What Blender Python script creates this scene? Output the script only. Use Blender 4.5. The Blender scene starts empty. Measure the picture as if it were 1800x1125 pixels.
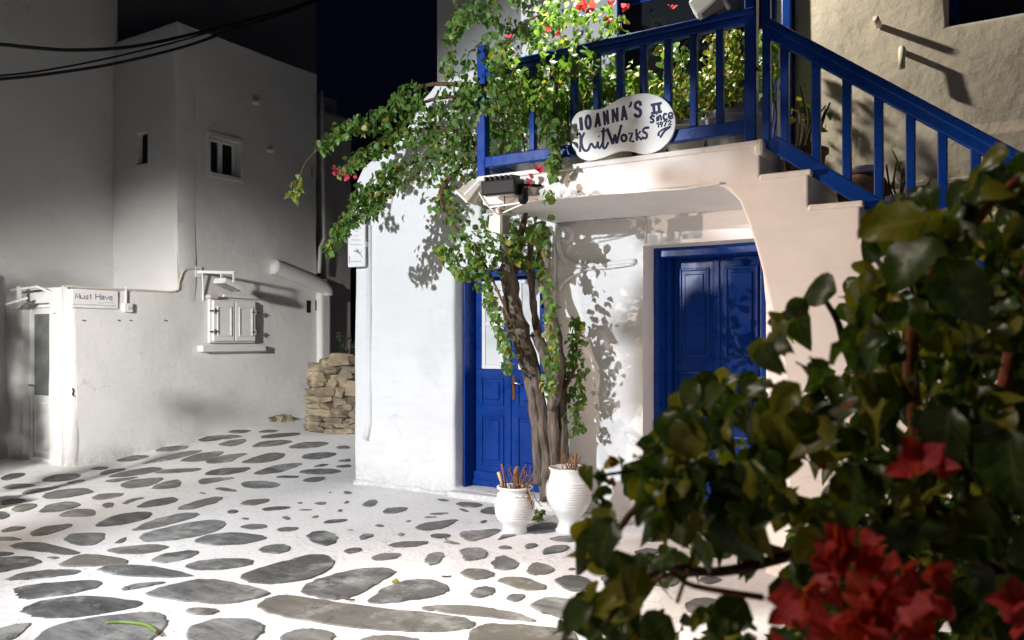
import bpy, bmesh, math, random
from mathutils import Vector, Matrix, Euler, Quaternion
random.seed(11)
SC = bpy.context.scene
COL = SC.collection
R2 = math.radians

# ---------------------------------------------------------------- camera, sky, exposure, lamps
# World axes follow the house: +X along its front, +Y into it.
CAM_H = 1.45
FOC = 1413.0                       # focal length in photograph pixels (1800 wide)
HZ = 600.0                         # horizon row in the photograph
FX, FY = -0.5283, 0.8490           # viewing direction
RX, RY = 0.8490, 0.5283            # right of the viewing direction
cam_d = bpy.data.cameras.new('camera')
cam = bpy.data.objects.new('camera', cam_d)
COL.objects.link(cam)
cam.location = (0, 0, CAM_H)
cam.rotation_euler = (R2(90), 0, math.atan2(-FX, FY))
cam_d.sensor_width = 36
cam_d.lens = 36 * FOC / 1800
cam_d.shift_y = (HZ - 562.5) / 1800
cam_d.clip_start = 0.05
cam_d.clip_end = 500
cam_d.dof.use_dof = True
cam_d.dof.focus_distance = 6.6
cam_d.dof.aperture_fstop = 3.8
SC.camera = cam

w = bpy.data.worlds.new('World')
SC.world = w
w.use_nodes = True
wn = w.node_tree
wn.nodes.clear()
sky = wn.nodes.new('ShaderNodeTexSky')
sky.sky_type = 'NISHITA'
sky.sun_disc = False
sky.sun_elevation = R2(-4.0)
sky.sun_rotation = R2(200)
bg = wn.nodes.new('ShaderNodeBackground')
bg.inputs['Strength'].default_value = 0.16
wo = wn.nodes.new('ShaderNodeOutputWorld')
tint = wn.nodes.new('ShaderNodeVectorMath'); tint.operation = 'MULTIPLY'; tint.inputs[1].default_value = (0.36, 0.44, 1.35)   # deep night blue
wn.links.new(sky.outputs[0], tint.inputs[0]); wn.links.new(tint.outputs[0], bg.inputs[0])
wn.links.new(bg.outputs[0], wo.inputs[0])

SC.view_settings.view_transform = 'Standard'
SC.view_settings.look = 'None'
SC.view_settings.exposure = 0.08
SC.view_settings.gamma = 1
SC.view_settings.use_curve_mapping = False
SC.cycles.max_bounces = 7
SC.cycles.diffuse_bounces = 4
SC.cycles.transparent_max_bounces = 8
SC.cycles.use_denoising = True
SC.cycles.sample_clamp_indirect = 6

# the square's lamp post stands left of the camera, outside the frame; it carries three lamps
POST = Vector((-5.35, -2.15, 0))
LAMPS = [  # name, position, aim, power, colour, cone, blend, radius
    ('flood', Vector((-5.2, -2.0, 3.3)), Vector((-3.4, 6.0, 1.3)), 2650, (0.91, 0.95, 1.0), 58, 0.50, 0.05),
    ('side_flood', Vector((-5.2, -2.0, 3.05)), Vector((-9.2, 6.1, 0.45)), 5400, (1.0, 0.96, 0.91), 41, 1.0, 0.20),
    ('terrace_lamp', Vector((-3.05, 5.25, 5.0)), Vector((-1.5, 5.5, 2.9)), 600, (1.0, 0.93, 0.78), 104, 0.5, 0.05),
    ('lantern', Vector((-5.35, -1.75, 8.0)), Vector((-3.2, 1.5, 0.0)), 1750, (1.0, 0.84, 0.73), 69, 0.70, 0.14),
    ('stair_fill_lamp', Vector((-8.3, 0.6, 2.25)), Vector((-0.3, 5.0, 1.2)), 2850, (1.0, 0.75, 0.60), 42, 0.9, 0.02),  # added warm fill for the stair flank
]
for nm, p, a, pw, c, cone, bl, rad in LAMPS:
    ld = bpy.data.lights.new(nm + '_light', 'SPOT')
    ld.energy = pw
    ld.color = c
    ld.spot_size = R2(cone)
    ld.spot_blend = bl
    ld.shadow_soft_size = rad
    lo = bpy.data.objects.new(nm + '_light', ld)
    COL.objects.link(lo)
    lo.location = p
    lo.rotation_euler = (a - p).to_track_quat('-Z', 'Y').to_euler()

# ---------------------------------------------------------------- measuring helpers (photograph point -> point on a real plane)
def ray(px, py):
    a = (px - 900) / FOC
    return Vector((FX + RX * a, FY + RY * a, (HZ - py) / FOC))
C0 = Vector((0, 0, CAM_H))
def onY(px, py, Y):
    d = ray(px, py); return C0 + d * (Y / d.y)
def onX(px, py, X):
    d = ray(px, py); return C0 + d * (X / d.x)
def atT(px, py, t):
    return C0 + ray(px, py) * t
def sstep(t):
    t = max(0.0, min(1.0, t)); return t * t * (3 - 2 * t)
def ground_z(x, y):
    return 0.27 * sstep((y - 5.1) / 3.0) * sstep((-5.6 - x) / 1.6)
def onG(px, py):
    d = ray(px, py); z = 0.0
    for _ in range(12):
        t = (z - CAM_H) / d.z
        p = C0 + d * t
        z = 0.5 * z + 0.5 * ground_z(p.x, p.y)
    t = (z - CAM_H) / d.z
    p = C0 + d * t
    return Vector((p.x, p.y, ground_z(p.x, p.y)))

# ---------------------------------------------------------------- materials
def new_mat(name):
    m = bpy.data.materials.new(name); m.use_nodes = True
    nt = m.node_tree
    b = nt.nodes['Principled BSDF']
    return m, nt, b
def node(nt, t, **kw):
    n = nt.nodes.new(t)
    for k, v in kw.items():
        if k in n.inputs: n.inputs[k].default_value = v
        else: setattr(n, k, v)
    return n
def pos(nt):
    return nt.nodes.new('ShaderNodeNewGeometry').outputs['Position']
def noise(nt, scale, detail=4, rough=0.55, vec=None):
    n = node(nt, 'ShaderNodeTexNoise', Scale=scale, Detail=detail, Roughness=rough)
    nt.links.new(vec if vec is not None else pos(nt), n.inputs['Vector'])
    return n.outputs['Fac']
def ramp(nt, fac, stops):
    r = nt.nodes.new('ShaderNodeValToRGB')
    nt.links.new(fac, r.inputs[0])
    els = r.color_ramp.elements
    while len(els) < len(stops): els.new(0.5)
    for e, (p, c) in zip(els, stops):
        e.position = p
        e.color = (c, c, c, 1) if isinstance(c, float) else (*c, 1)
    return r.outputs['Color']
def mixc(nt, fac, a, b, mode='MIX'):
    m = nt.nodes.new('ShaderNodeMix'); m.data_type = 'RGBA'; m.blend_type = mode
    if isinstance(fac, float): m.inputs[0].default_value = fac
    else: nt.links.new(fac, m.inputs[0])
    for i, v in ((6, a), (7, b)):
        if isinstance(v, tuple): m.inputs[i].default_value = (*v, 1)
        else: nt.links.new(v, m.inputs[i])
    return m.outputs[2]
def bump(nt, b, layers):
    """layers: (height socket, strength, distance)"""
    last = None
    for h, s, d in layers:
        bp = node(nt, 'ShaderNodeBump', Strength=s, Distance=d)
        nt.links.new(h, bp.inputs['Height'])
        if last: nt.links.new(last, bp.inputs['Normal'])
        last = bp.outputs[0]
    nt.links.new(last, b.inputs['Normal'])

def limewash(name, c, dirt=(0.55, 0.5, 0.45), rough_relief=0.5, dirt_at=0.70):
    m, nt, b = new_mat(name)
    col = mixc(nt, ramp(nt, noise(nt, 1.1, 5), [(0.35, 0.0), (0.7, 1.0)]), tuple(x * 0.93 for x in c), c)
    col = mixc(nt, ramp(nt, noise(nt, 5.0, 8, 0.65), [(dirt_at, 0.0), (dirt_at + 0.14, 0.75)]), col, dirt)
    bm_ = node(nt, 'ShaderNodeMapping'); bm_.inputs['Scale'].default_value = (3.0, 3.0, 16.0); bm_.inputs['Rotation'].default_value = (0.35, 0.25, 0)
    nt.links.new(pos(nt), bm_.inputs['Vector'])
    col = mixc(nt, ramp(nt, noise(nt, 1.0, 6, 0.65, bm_.outputs[0]), [(0.45, 0.0), (0.75, 0.5)]), col, tuple(x * 0.86 for x in c))
    sx = nt.nodes.new('ShaderNodeSeparateXYZ'); nt.links.new(pos(nt), sx.inputs[0])
    zn = node(nt, 'ShaderNodeMath'); zn.operation = 'MULTIPLY_ADD'; zn.inputs[1].default_value = 0.35
    nt.links.new(noise(nt, 6, 6, 0.7), zn.inputs[0]); nt.links.new(sx.outputs[2], zn.inputs[2])
    spl = ramp(nt, zn.outputs[0], [(0.10, 0.75), (0.42, 0.0)])
    sp2 = ramp(nt, noise(nt, 22, 7, 0.7), [(0.38, 0.0), (0.54, 1.0)])
    ml = node(nt, 'ShaderNodeMath'); ml.operation = 'MULTIPLY'
    nt.links.new(spl, ml.inputs[0]); nt.links.new(sp2, ml.inputs[1])
    col = mixc(nt, ml.outputs[0], col, tuple(x * 0.72 for x in dirt))
    vo = node(nt, 'ShaderNodeTexVoronoi', Scale=1.3); vo.feature = 'DISTANCE_TO_EDGE'
    nz = node(nt, 'ShaderNodeTexNoise', Scale=2.5, Detail=8.0); nt.links.new(pos(nt), nz.inputs['Vector'])
    va = node(nt, 'ShaderNodeVectorMath'); va.operation = 'ADD'
    nt.links.new(pos(nt), va.inputs[0]); nt.links.new(nz.outputs['Color'], va.inputs[1]); nt.links.new(va.outputs[0], vo.inputs['Vector'])
    m2 = node(nt, 'ShaderNodeMath'); m2.operation = 'MULTIPLY'
    nt.links.new(ramp(nt, vo.outputs['Distance'], [(0.0, 0.6), (0.006, 0.0)]), m2.inputs[0])
    nt.links.new(ramp(nt, noise(nt, 1.3, 3), [(0.54, 0.0), (0.60, 1.0)]), m2.inputs[1])
    col = mixc(nt, m2.outputs[0], col, tuple(x * 0.6 for x in dirt))
    nt.links.new(col, b.inputs['Base Color'])
    b.inputs['Roughness'].default_value = 0.85
    b.inputs['Specular IOR Level'].default_value = 0.2
    bump(nt, b, [(noise(nt, 2.6, 4), rough_relief * 0.5, 0.05), (noise(nt, 14, 6, 0.6), rough_relief * 0.45, 0.012), (noise(nt, 70, 3), rough_relief * 0.3, 0.003)])
    return m
def plain(name, c, rough=0.5, spec=0.4, metal=0.0, var=0.12, scale=9, bmp=0.0, coat=0.0):
    m, nt, b = new_mat(name)
    col = mixc(nt, ramp(nt, noise(nt, scale, 5), [(0.3, 0.0), (0.72, 1.0)]), tuple(x * (1 - var) for x in c), tuple(min(1, x * (1 + var)) for x in c))
    nt.links.new(col, b.inputs['Base Color'])
    b.inputs['Roughness'].default_value = rough
    b.inputs['Specular IOR Level'].default_value = spec
    b.inputs['Metallic'].default_value = metal
    b.inputs['Coat Weight'].default_value = coat
    if bmp: bump(nt, b, [(noise(nt, scale * 4, 5), bmp, 0.01)])
    return m

M = {}
M['lime'] = limewash('white_limewash', (0.80, 0.80, 0.80), dirt=(0.70, 0.68, 0.65), rough_relief=0.35)
M['lime_grey'] = limewash('aged_limewash', (0.72, 0.72, 0.71), dirt=(0.52, 0.51, 0.49), rough_relief=0.4)
M['lime_rough'] = limewash('rough_limewash', (0.70, 0.625, 0.52), dirt=(0.55, 0.47, 0.35), rough_relief=0.85, dirt_at=0.64)
M['lime_warm_lit'] = limewash('warm_lit_limewash', (0.79, 0.765, 0.74), dirt=(0.66, 0.60, 0.55), rough_relief=0.35)  # white limewash with faint warm lamplight put into its colour
M['chipped'] = limewash('chipped_limewash', (0.80, 0.78, 0.75), dirt=(0.34, 0.28, 0.22), rough_relief=1.0, dirt_at=0.56)
M['white_paint'] = plain('white_paint', (0.78, 0.78, 0.77), 0.45, 0.4, var=0.04)
M['sign_white'] = plain('sign_white', (0.80, 0.79, 0.77), 0.5, 0.35, var=0.04, scale=4)
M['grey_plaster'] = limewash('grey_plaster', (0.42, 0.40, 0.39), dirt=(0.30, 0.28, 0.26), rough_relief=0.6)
M['black_plastic'] = plain('black_plastic', (0.006, 0.006, 0.008), 0.5, 0.2)
M['cable_black'] = plain('black_cable_rubber', (0.012, 0.012, 0.016), 0.6, 0.3)
M['cream_plastic'] = plain('cream_plastic', (0.62, 0.56, 0.48), 0.5, 0.4, var=0.1, scale=20)
M['steel'] = plain('brushed_steel', (0.5, 0.5, 0.5), 0.3, 0.5, 1.0)
M['rust'] = plain('brown_plate', (0.13, 0.055, 0.03), 0.45, 0.4, 0.5, var=0.3, scale=40)
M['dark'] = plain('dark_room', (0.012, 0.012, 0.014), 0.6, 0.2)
M['ink'] = plain('navy_sign_paint', (0.010, 0.013, 0.065), 0.5, 0.3)
M['grey_ink'] = plain('grey_sign_paint', (0.13, 0.13, 0.15), 0.6, 0.2)
M['pale_ink'] = plain('faded_sign_paint', (0.36, 0.37, 0.42), 0.6, 0.2)
M['blue_ink'] = plain('blue_sign_paint', (0.02, 0.03, 0.25), 0.5, 0.3)
M['soil'] = plain('dry_soil', (0.05, 0.035, 0.024), 0.95, 0.1, var=0.5, scale=60, bmp=0.8)
M['straw'] = plain('dry_stalks', (0.19, 0.10, 0.045), 0.8, 0.2, var=0.4, scale=60)
M['bamboo'] = plain('pale_stick', (0.55, 0.40, 0.18), 0.6, 0.3)
M['terracotta'] = plain('dark_terracotta', (0.20, 0.10, 0.07), 0.8, 0.2, var=0.2, scale=15)
M['pot_cream'] = plain('cream_pot', (0.62, 0.58, 0.48), 0.6, 0.3, var=0.08, scale=12)
M['pot_grey'] = plain('grey_pot', (0.42, 0.41, 0.40), 0.6, 0.3, var=0.15, scale=12)
M['pole_metal'] = plain('galvanised_pole', (0.22, 0.22, 0.22), 0.5, 0.4, 0.6)

def blue_paint():
    m, nt, b = new_mat('blue_gloss_paint')
    v = ramp(nt, noise(nt, 3.0, 6), [(0.3, 0.0), (0.72, 1.0)])
    col = mixc(nt, v, (0.002, 0.032, 0.205), (0.003, 0.046, 0.28))
    mp = node(nt, 'ShaderNodeMapping'); mp.inputs['Scale'].default_value = (60, 60, 2.2)
    nt.links.new(pos(nt), mp.inputs['Vector'])
    grain = noise(nt, 1.0, 5, 0.6, mp.outputs[0])
    col = mixc(nt, ramp(nt, grain, [(0.56, 0.0), (0.75, 0.45)]), col, (0.004, 0.022, 0.17))
    chips = ramp(nt, noise(nt, 26, 7, 0.7), [(0.735, 0.0), (0.75, 1.0)])
    col = mixc(nt, chips, col, (0.10, 0.13, 0.22))
    nt.links.new(col, b.inputs['Base Color'])
    nt.links.new(ramp(nt, noise(nt, 8, 4), [(0.3, 0.22), (0.7, 0.42)]), b.inputs['Roughness'])
    b.inputs['Specular IOR Level'].default_value = 0.32
    bump(nt, b, [(grain, 0.18, 0.004), (noise(nt, 5, 3), 0.15, 0.01)])
    return m
M['blue'] = blue_paint()

def pavement_mat():
    m, nt, b = new_mat('white_painted_mortar')
    n1 = noise(nt, 0.9, 5)
    n2 = noise(nt, 7.0, 9, 0.68)
    n3 = noise(nt, 45.0, 5, 0.7)
    col = mixc(nt, ramp(nt, n1, [(0.35, 0.0), (0.7, 1.0)]), (0.70, 0.70, 0.71), (0.80, 0.80, 0.80))
    col = mixc(nt, ramp(nt, n2, [(0.56, 0.0), (0.74, 0.55)]), col, (0.50, 0.49, 0.48))
    col = mixc(nt, ramp(nt, n3, [(0.70, 0.0), (0.76, 0.8)]), col, (0.16, 0.15, 0.14))
    vo = node(nt, 'ShaderNodeTexVoronoi', Scale=2.1); vo.feature = 'DISTANCE_TO_EDGE'
    wv = node(nt, 'ShaderNodeVectorMath'); wv.operation = 'ADD'
    nz = node(nt, 'ShaderNodeTexNoise', Scale=3.5, Detail=6.0)
    nt.links.new(pos(nt), nz.inputs['Vector'])
    nt.links.new(pos(nt), wv.inputs[0]); nt.links.new(nz.outputs['Color'], wv.inputs[1])
    nt.links.new(wv.outputs[0], vo.inputs['Vector'])
    crack = ramp(nt, vo.outputs['Distance'], [(0.0, 1.0), (0.012, 0.0)])
    msk = ramp(nt, noise(nt, 1.7, 3), [(0.5, 0.0), (0.62, 1.0)])
    ck = node(nt, 'ShaderNodeMath'); ck.operation = 'MULTIPLY'
    nt.links.new(crack, ck.inputs[0]); nt.links.new(msk, ck.inputs[1])
    col = mixc(nt, ck.outputs[0], col, (0.30, 0.29, 0.28))
    nt.links.new(col, b.inputs['Base Color'])
    b.inputs['Roughness'].default_value = 0.7
    b.inputs['Specular IOR Level'].default_value = 0.25
    bump(nt, b, [(n1, 0.4, 0.05), (n2, 0.55, 0.02), (noise(nt, 28, 5), 0.35, 0.008)])
    return m
M['pave'] = pavement_mat()

def slate_mat(name, dark, light, brown):
    m, nt, b = new_mat(name)
    oi = nt.nodes.new('ShaderNodeObjectInfo')
    mp = node(nt, 'ShaderNodeMapping'); mp.inputs['Scale'].default_value = (2.0, 7.0, 4.0); mp.inputs['Rotation'].default_value = (0, 0, 0.5)
    nt.links.new(pos(nt), mp.inputs['Vector'])
    st = noise(nt, 1.6, 8, 0.68, mp.outputs[0])
    fine = noise(nt, 30, 6, 0.7)
    col = mixc(nt, ramp(nt, st, [(0.33, 0.0), (0.70, 1.0)]), dark, light)
    tone = node(nt, 'ShaderNodeMapRange'); tone.inputs['To Min'].default_value = 0.62; tone.inputs['To Max'].default_value = 1.35
    nt.links.new(oi.outputs['Random'], tone.inputs['Value'])
    sc = node(nt, 'ShaderNodeVectorMath'); sc.operation = 'SCALE'
    nt.links.new(col, sc.inputs[0]); nt.links.new(tone.outputs[0], sc.inputs['Scale'])
    wn_ = nt.nodes.new('ShaderNodeTexWhiteNoise'); wn_.noise_dimensions = '1D'
    nt.links.new(oi.outputs['Random'], wn_.inputs['W'])
    col = mixc(nt, ramp(nt, wn_.outputs['Value'], [(0.62, 0.0), (1.0, 0.65)]), sc.outputs[0], brown)
    patch = ramp(nt, noise(nt, 3.1, 8, 0.66), [(0.52, 0.0), (0.64, 0.6)])
    col = mixc(nt, patch, col, tuple(min(1, x * 1.9) for x in light))
    col = mixc(nt, ramp(nt, fine, [(0.66, 0.0), (0.74, 0.6)]), col, (0.42, 0.42, 0.42))
    cv = node(nt, 'ShaderNodeTexVoronoi', Scale=1.9); cv.feature = 'DISTANCE_TO_EDGE'
    cz = node(nt, 'ShaderNodeTexNoise', Scale=5.0, Detail=8.0); nt.links.new(pos(nt), cz.inputs['Vector'])
    ca = node(nt, 'ShaderNodeVectorMath'); ca.operation = 'ADD'
    nt.links.new(pos(nt), ca.inputs[0]); nt.links.new(cz.outputs['Color'], ca.inputs[1]); nt.links.new(ca.outputs[0], cv.inputs['Vector'])
    col = mixc(nt, ramp(nt, cv.outputs['Distance'], [(0.0, 0.85), (0.012, 0.0)]), col, (0.02, 0.02, 0.02))
    nt.links.new(col, b.inputs['Base Color'])
    nt.links.new(ramp(nt, st, [(0.3, 0.5), (0.7, 0.72)]), b.inputs['Roughness'])
    b.inputs['Specular IOR Level'].default_value = 0.35
    bump(nt, b, [(st, 0.6, 0.012), (fine, 0.4, 0.004)])
    return m
M['slate'] = slate_mat('grey_slate', (0.060, 0.064, 0.067), (0.215, 0.22, 0.215), (0.17, 0.155, 0.12))
M['field'] = slate_mat('brown_fieldstone', (0.15, 0.115, 0.072), (0.30, 0.25, 0.175), (0.20, 0.19, 0.175))

def bark_mat(name, dark, light):
    m, nt, b = new_mat(name)
    mp = node(nt, 'ShaderNodeMapping'); mp.inputs['Scale'].default_value = (26, 26, 5)
    nt.links.new(pos(nt), mp.inputs['Vector'])
    g = noise(nt, 1.0, 7, 0.65, mp.outputs[0])
    col = mixc(nt, ramp(nt, g, [(0.35, 0.0), (0.68, 1.0)]), dark, light)
    nt.links.new(col, b.inputs['Base Color'])
    b.inputs['Roughness'].default_value = 0.9
    bump(nt, b, [(g, 1.0, 0.02), (noise(nt, 60, 4), 0.4, 0.004)])
    return m
M['bark'] = bark_mat('grey_bark', (0.050, 0.038, 0.030), (0.235, 0.19, 0.155))
M['twig'] = bark_mat('brown_twig', (0.06, 0.036, 0.022), (0.17, 0.085, 0.045))
M['red_twig'] = bark_mat('reddish_twig', (0.12, 0.035, 0.016), (0.30, 0.085, 0.03))

def leaf_mat(name, a, b_, c, tr=0.35, rough=0.4, blotch=None):
    m, nt, b = new_mat(name)
    g = nt.nodes.new('ShaderNodeNewGeometry'); oi = nt.nodes.new('ShaderNodeObjectInfo')
    add = node(nt, 'ShaderNodeMath'); add.operation = 'ADD'
    nt.links.new(g.outputs['Random Per Island'], add.inputs[0]); nt.links.new(oi.outputs['Random'], add.inputs[1])
    fr = node(nt, 'ShaderNodeMath'); fr.operation = 'FRACT'
    nt.links.new(add.outputs[0], fr.inputs[0])
    col = ramp(nt, fr.outputs[0], [(0.0, a), (0.55, b_), (0.88, b_), (1.0, c)])
    n = noise(nt, 60, 4)
    col = mixc(nt, ramp(nt, n, [(0.35, 0.0), (0.75, 0.5)]), col, c)
    uvn = nt.nodes.new('ShaderNodeUVMap'); uvn.uv_map = 'leaf'
    sp = nt.nodes.new('ShaderNodeSeparateXYZ'); nt.links.new(uvn.outputs[0], sp.inputs[0])
    ab = node(nt, 'ShaderNodeMath'); ab.operation = 'ABSOLUTE'; nt.links.new(sp.outputs[0], ab.inputs[0])
    mr = ramp(nt, ab.outputs[0], [(0.0, 1.0), (0.09, 0.0)])
    q1 = node(nt, 'ShaderNodeMath'); q1.operation = 'MULTIPLY'; q1.inputs[1].default_value = 6.5; nt.links.new(sp.outputs[1], q1.inputs[0])
    q2 = node(nt, 'ShaderNodeMath'); q2.operation = 'MULTIPLY_ADD'; q2.inputs[1].default_value = -1.7; nt.links.new(ab.outputs[0], q2.inputs[0]); nt.links.new(q1.outputs[0], q2.inputs[2])
    q3 = node(nt, 'ShaderNodeMath'); q3.operation = 'PINGPONG'; q3.inputs[1].default_value = 0.5; nt.links.new(q2.outputs[0], q3.inputs[0])
    sv = ramp(nt, q3.outputs[0], [(0.0, 0.6), (0.10, 0.0)])
    vx = node(nt, 'ShaderNodeMath'); vx.operation = 'MAXIMUM'; nt.links.new(mr, vx.inputs[0]); nt.links.new(sv, vx.inputs[1])
    vy = node(nt, 'ShaderNodeMath'); vy.operation = 'MULTIPLY'; vy.inputs[1].default_value = 0.5; nt.links.new(vx.outputs[0], vy.inputs[0])
    col = mixc(nt, vy.outputs[0], col, tuple(min(1, x * 1.5 + 0.02) for x in c))
    if blotch:
        col = mixc(nt, ramp(nt, noise(nt, 22, 4), [(0.66, 0.0), (0.72, 0.9)]), col, blotch)
    nt.links.new(col, b.inputs['Base Color'])
    b.inputs['Roughness'].default_value = rough
    b.inputs['Specular IOR Level'].default_value = 0.4
    bump(nt, b, [(noise(nt, 45, 3), 0.35, 0.004)])
    t = nt.nodes.new('ShaderNodeBsdfTranslucent')
    sc = node(nt, 'ShaderNodeVectorMath'); sc.operation = 'MULTIPLY'; sc.inputs[1].default_value = (1.5, 1.6, 0.6)
    nt.links.new(col, sc.inputs[0]); nt.links.new(sc.outputs[0], t.inputs['Color'])
    mx = nt.nodes.new('ShaderNodeMixShader'); mx.inputs[0].default_value = tr
    nt.links.new(b.outputs[0], mx.inputs[1]); nt.links.new(t.outputs[0], mx.inputs[2])
    nt.links.new(mx.outputs[0], nt.nodes['Material Output'].inputs['Surface'])
    return m
M['vine_leaf'] = leaf_mat('vine_leaf', (0.035, 0.085, 0.022), (0.075, 0.165, 0.035), (0.17, 0.25, 0.05), 0.35)
M['plant_leaf'] = leaf_mat('balcony_leaf', (0.05, 0.13, 0.03), (0.10, 0.22, 0.05), (0.22, 0.30, 0.08), 0.35)
M['yellow_leaf'] = leaf_mat('yellowing_leaf', (0.20, 0.20, 0.04), (0.30, 0.28, 0.06), (0.34, 0.29, 0.07), 0.35)
M['bush_leaf'] = leaf_mat('dark_glossy_leaf', (0.012, 0.030, 0.010), (0.028, 0.064, 0.012), (0.10, 0.115, 0.014), 0.42, 0.40, (0.22, 0.075, 0.012))
M['bush_light'] = leaf_mat('lit_rim_leaf', (0.07, 0.10, 0.014), (0.15, 0.165, 0.018), (0.28, 0.20, 0.02), 0.45, 0.42, (0.30, 0.09, 0.012))  # lighter leaves: lamplit yellow rims and orange highlights put into the colour
M['shrub_leaf'] = leaf_mat('dark_shrub_leaf', (0.02, 0.045, 0.025), (0.035, 0.075, 0.035), (0.06, 0.10, 0.04), 0.25)
M['bract'] = leaf_mat('red_bract', (0.27, 0.008, 0.035), (0.36, 0.016, 0.024), (0.46, 0.075, 0.03), 0.4, 0.6)
M['pink_bract'] = leaf_mat('pink_bract', (0.55, 0.03, 0.10), (0.62, 0.06, 0.14), (0.60, 0.10, 0.16), 0.4, 0.6)

def glass_mat(name, tint, rough=0.06):
    m, nt, b = new_mat(name)
    b.inputs['Base Color'].default_value = (*tint, 1)
    b.inputs['Roughness'].default_value = rough
    b.inputs['Specular IOR Level'].default_value = 0.7
    n = noise(nt, 2.5, 3)
    bump(nt, b, [(n, 0.05, 0.02)])
    return m
M['glass'] = glass_mat('dark_window_glass', (0.022, 0.025, 0.028))
M['grey_glass'] = plain('curtained_grey_glass', (0.13, 0.14, 0.135), 0.12, 0.6, var=0.25, scale=5)
M['frosted'] = plain('curtained_glass', (0.70, 0.72, 0.72), 0.15, 0.6, var=0.10, scale=6)
M['lens'] = plain('unlit_lamp_glass', (0.16, 0.155, 0.14), 0.12, 0.6)

# ---------------------------------------------------------------- object helpers
ORG = {}
def put(o, parent=None):
    COL.objects.link(o)
    if parent is not None: o.parent = parent
    return o
def thing(name, label, cat, loc=(0, 0, 0), group=None):
    o = bpy.data.objects.new(name, None)
    o.empty_display_size = 0.1
    COL.objects.link(o)
    o.location = loc
    o['label'] = label; o['category'] = cat
    if group: o['group'] = group
    ORG[o.name] = Vector(loc)
    return o
def tag(o, label, cat, group=None):
    o['label'] = label; o['category'] = cat
    if group: o['group'] = group
    return o

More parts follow.
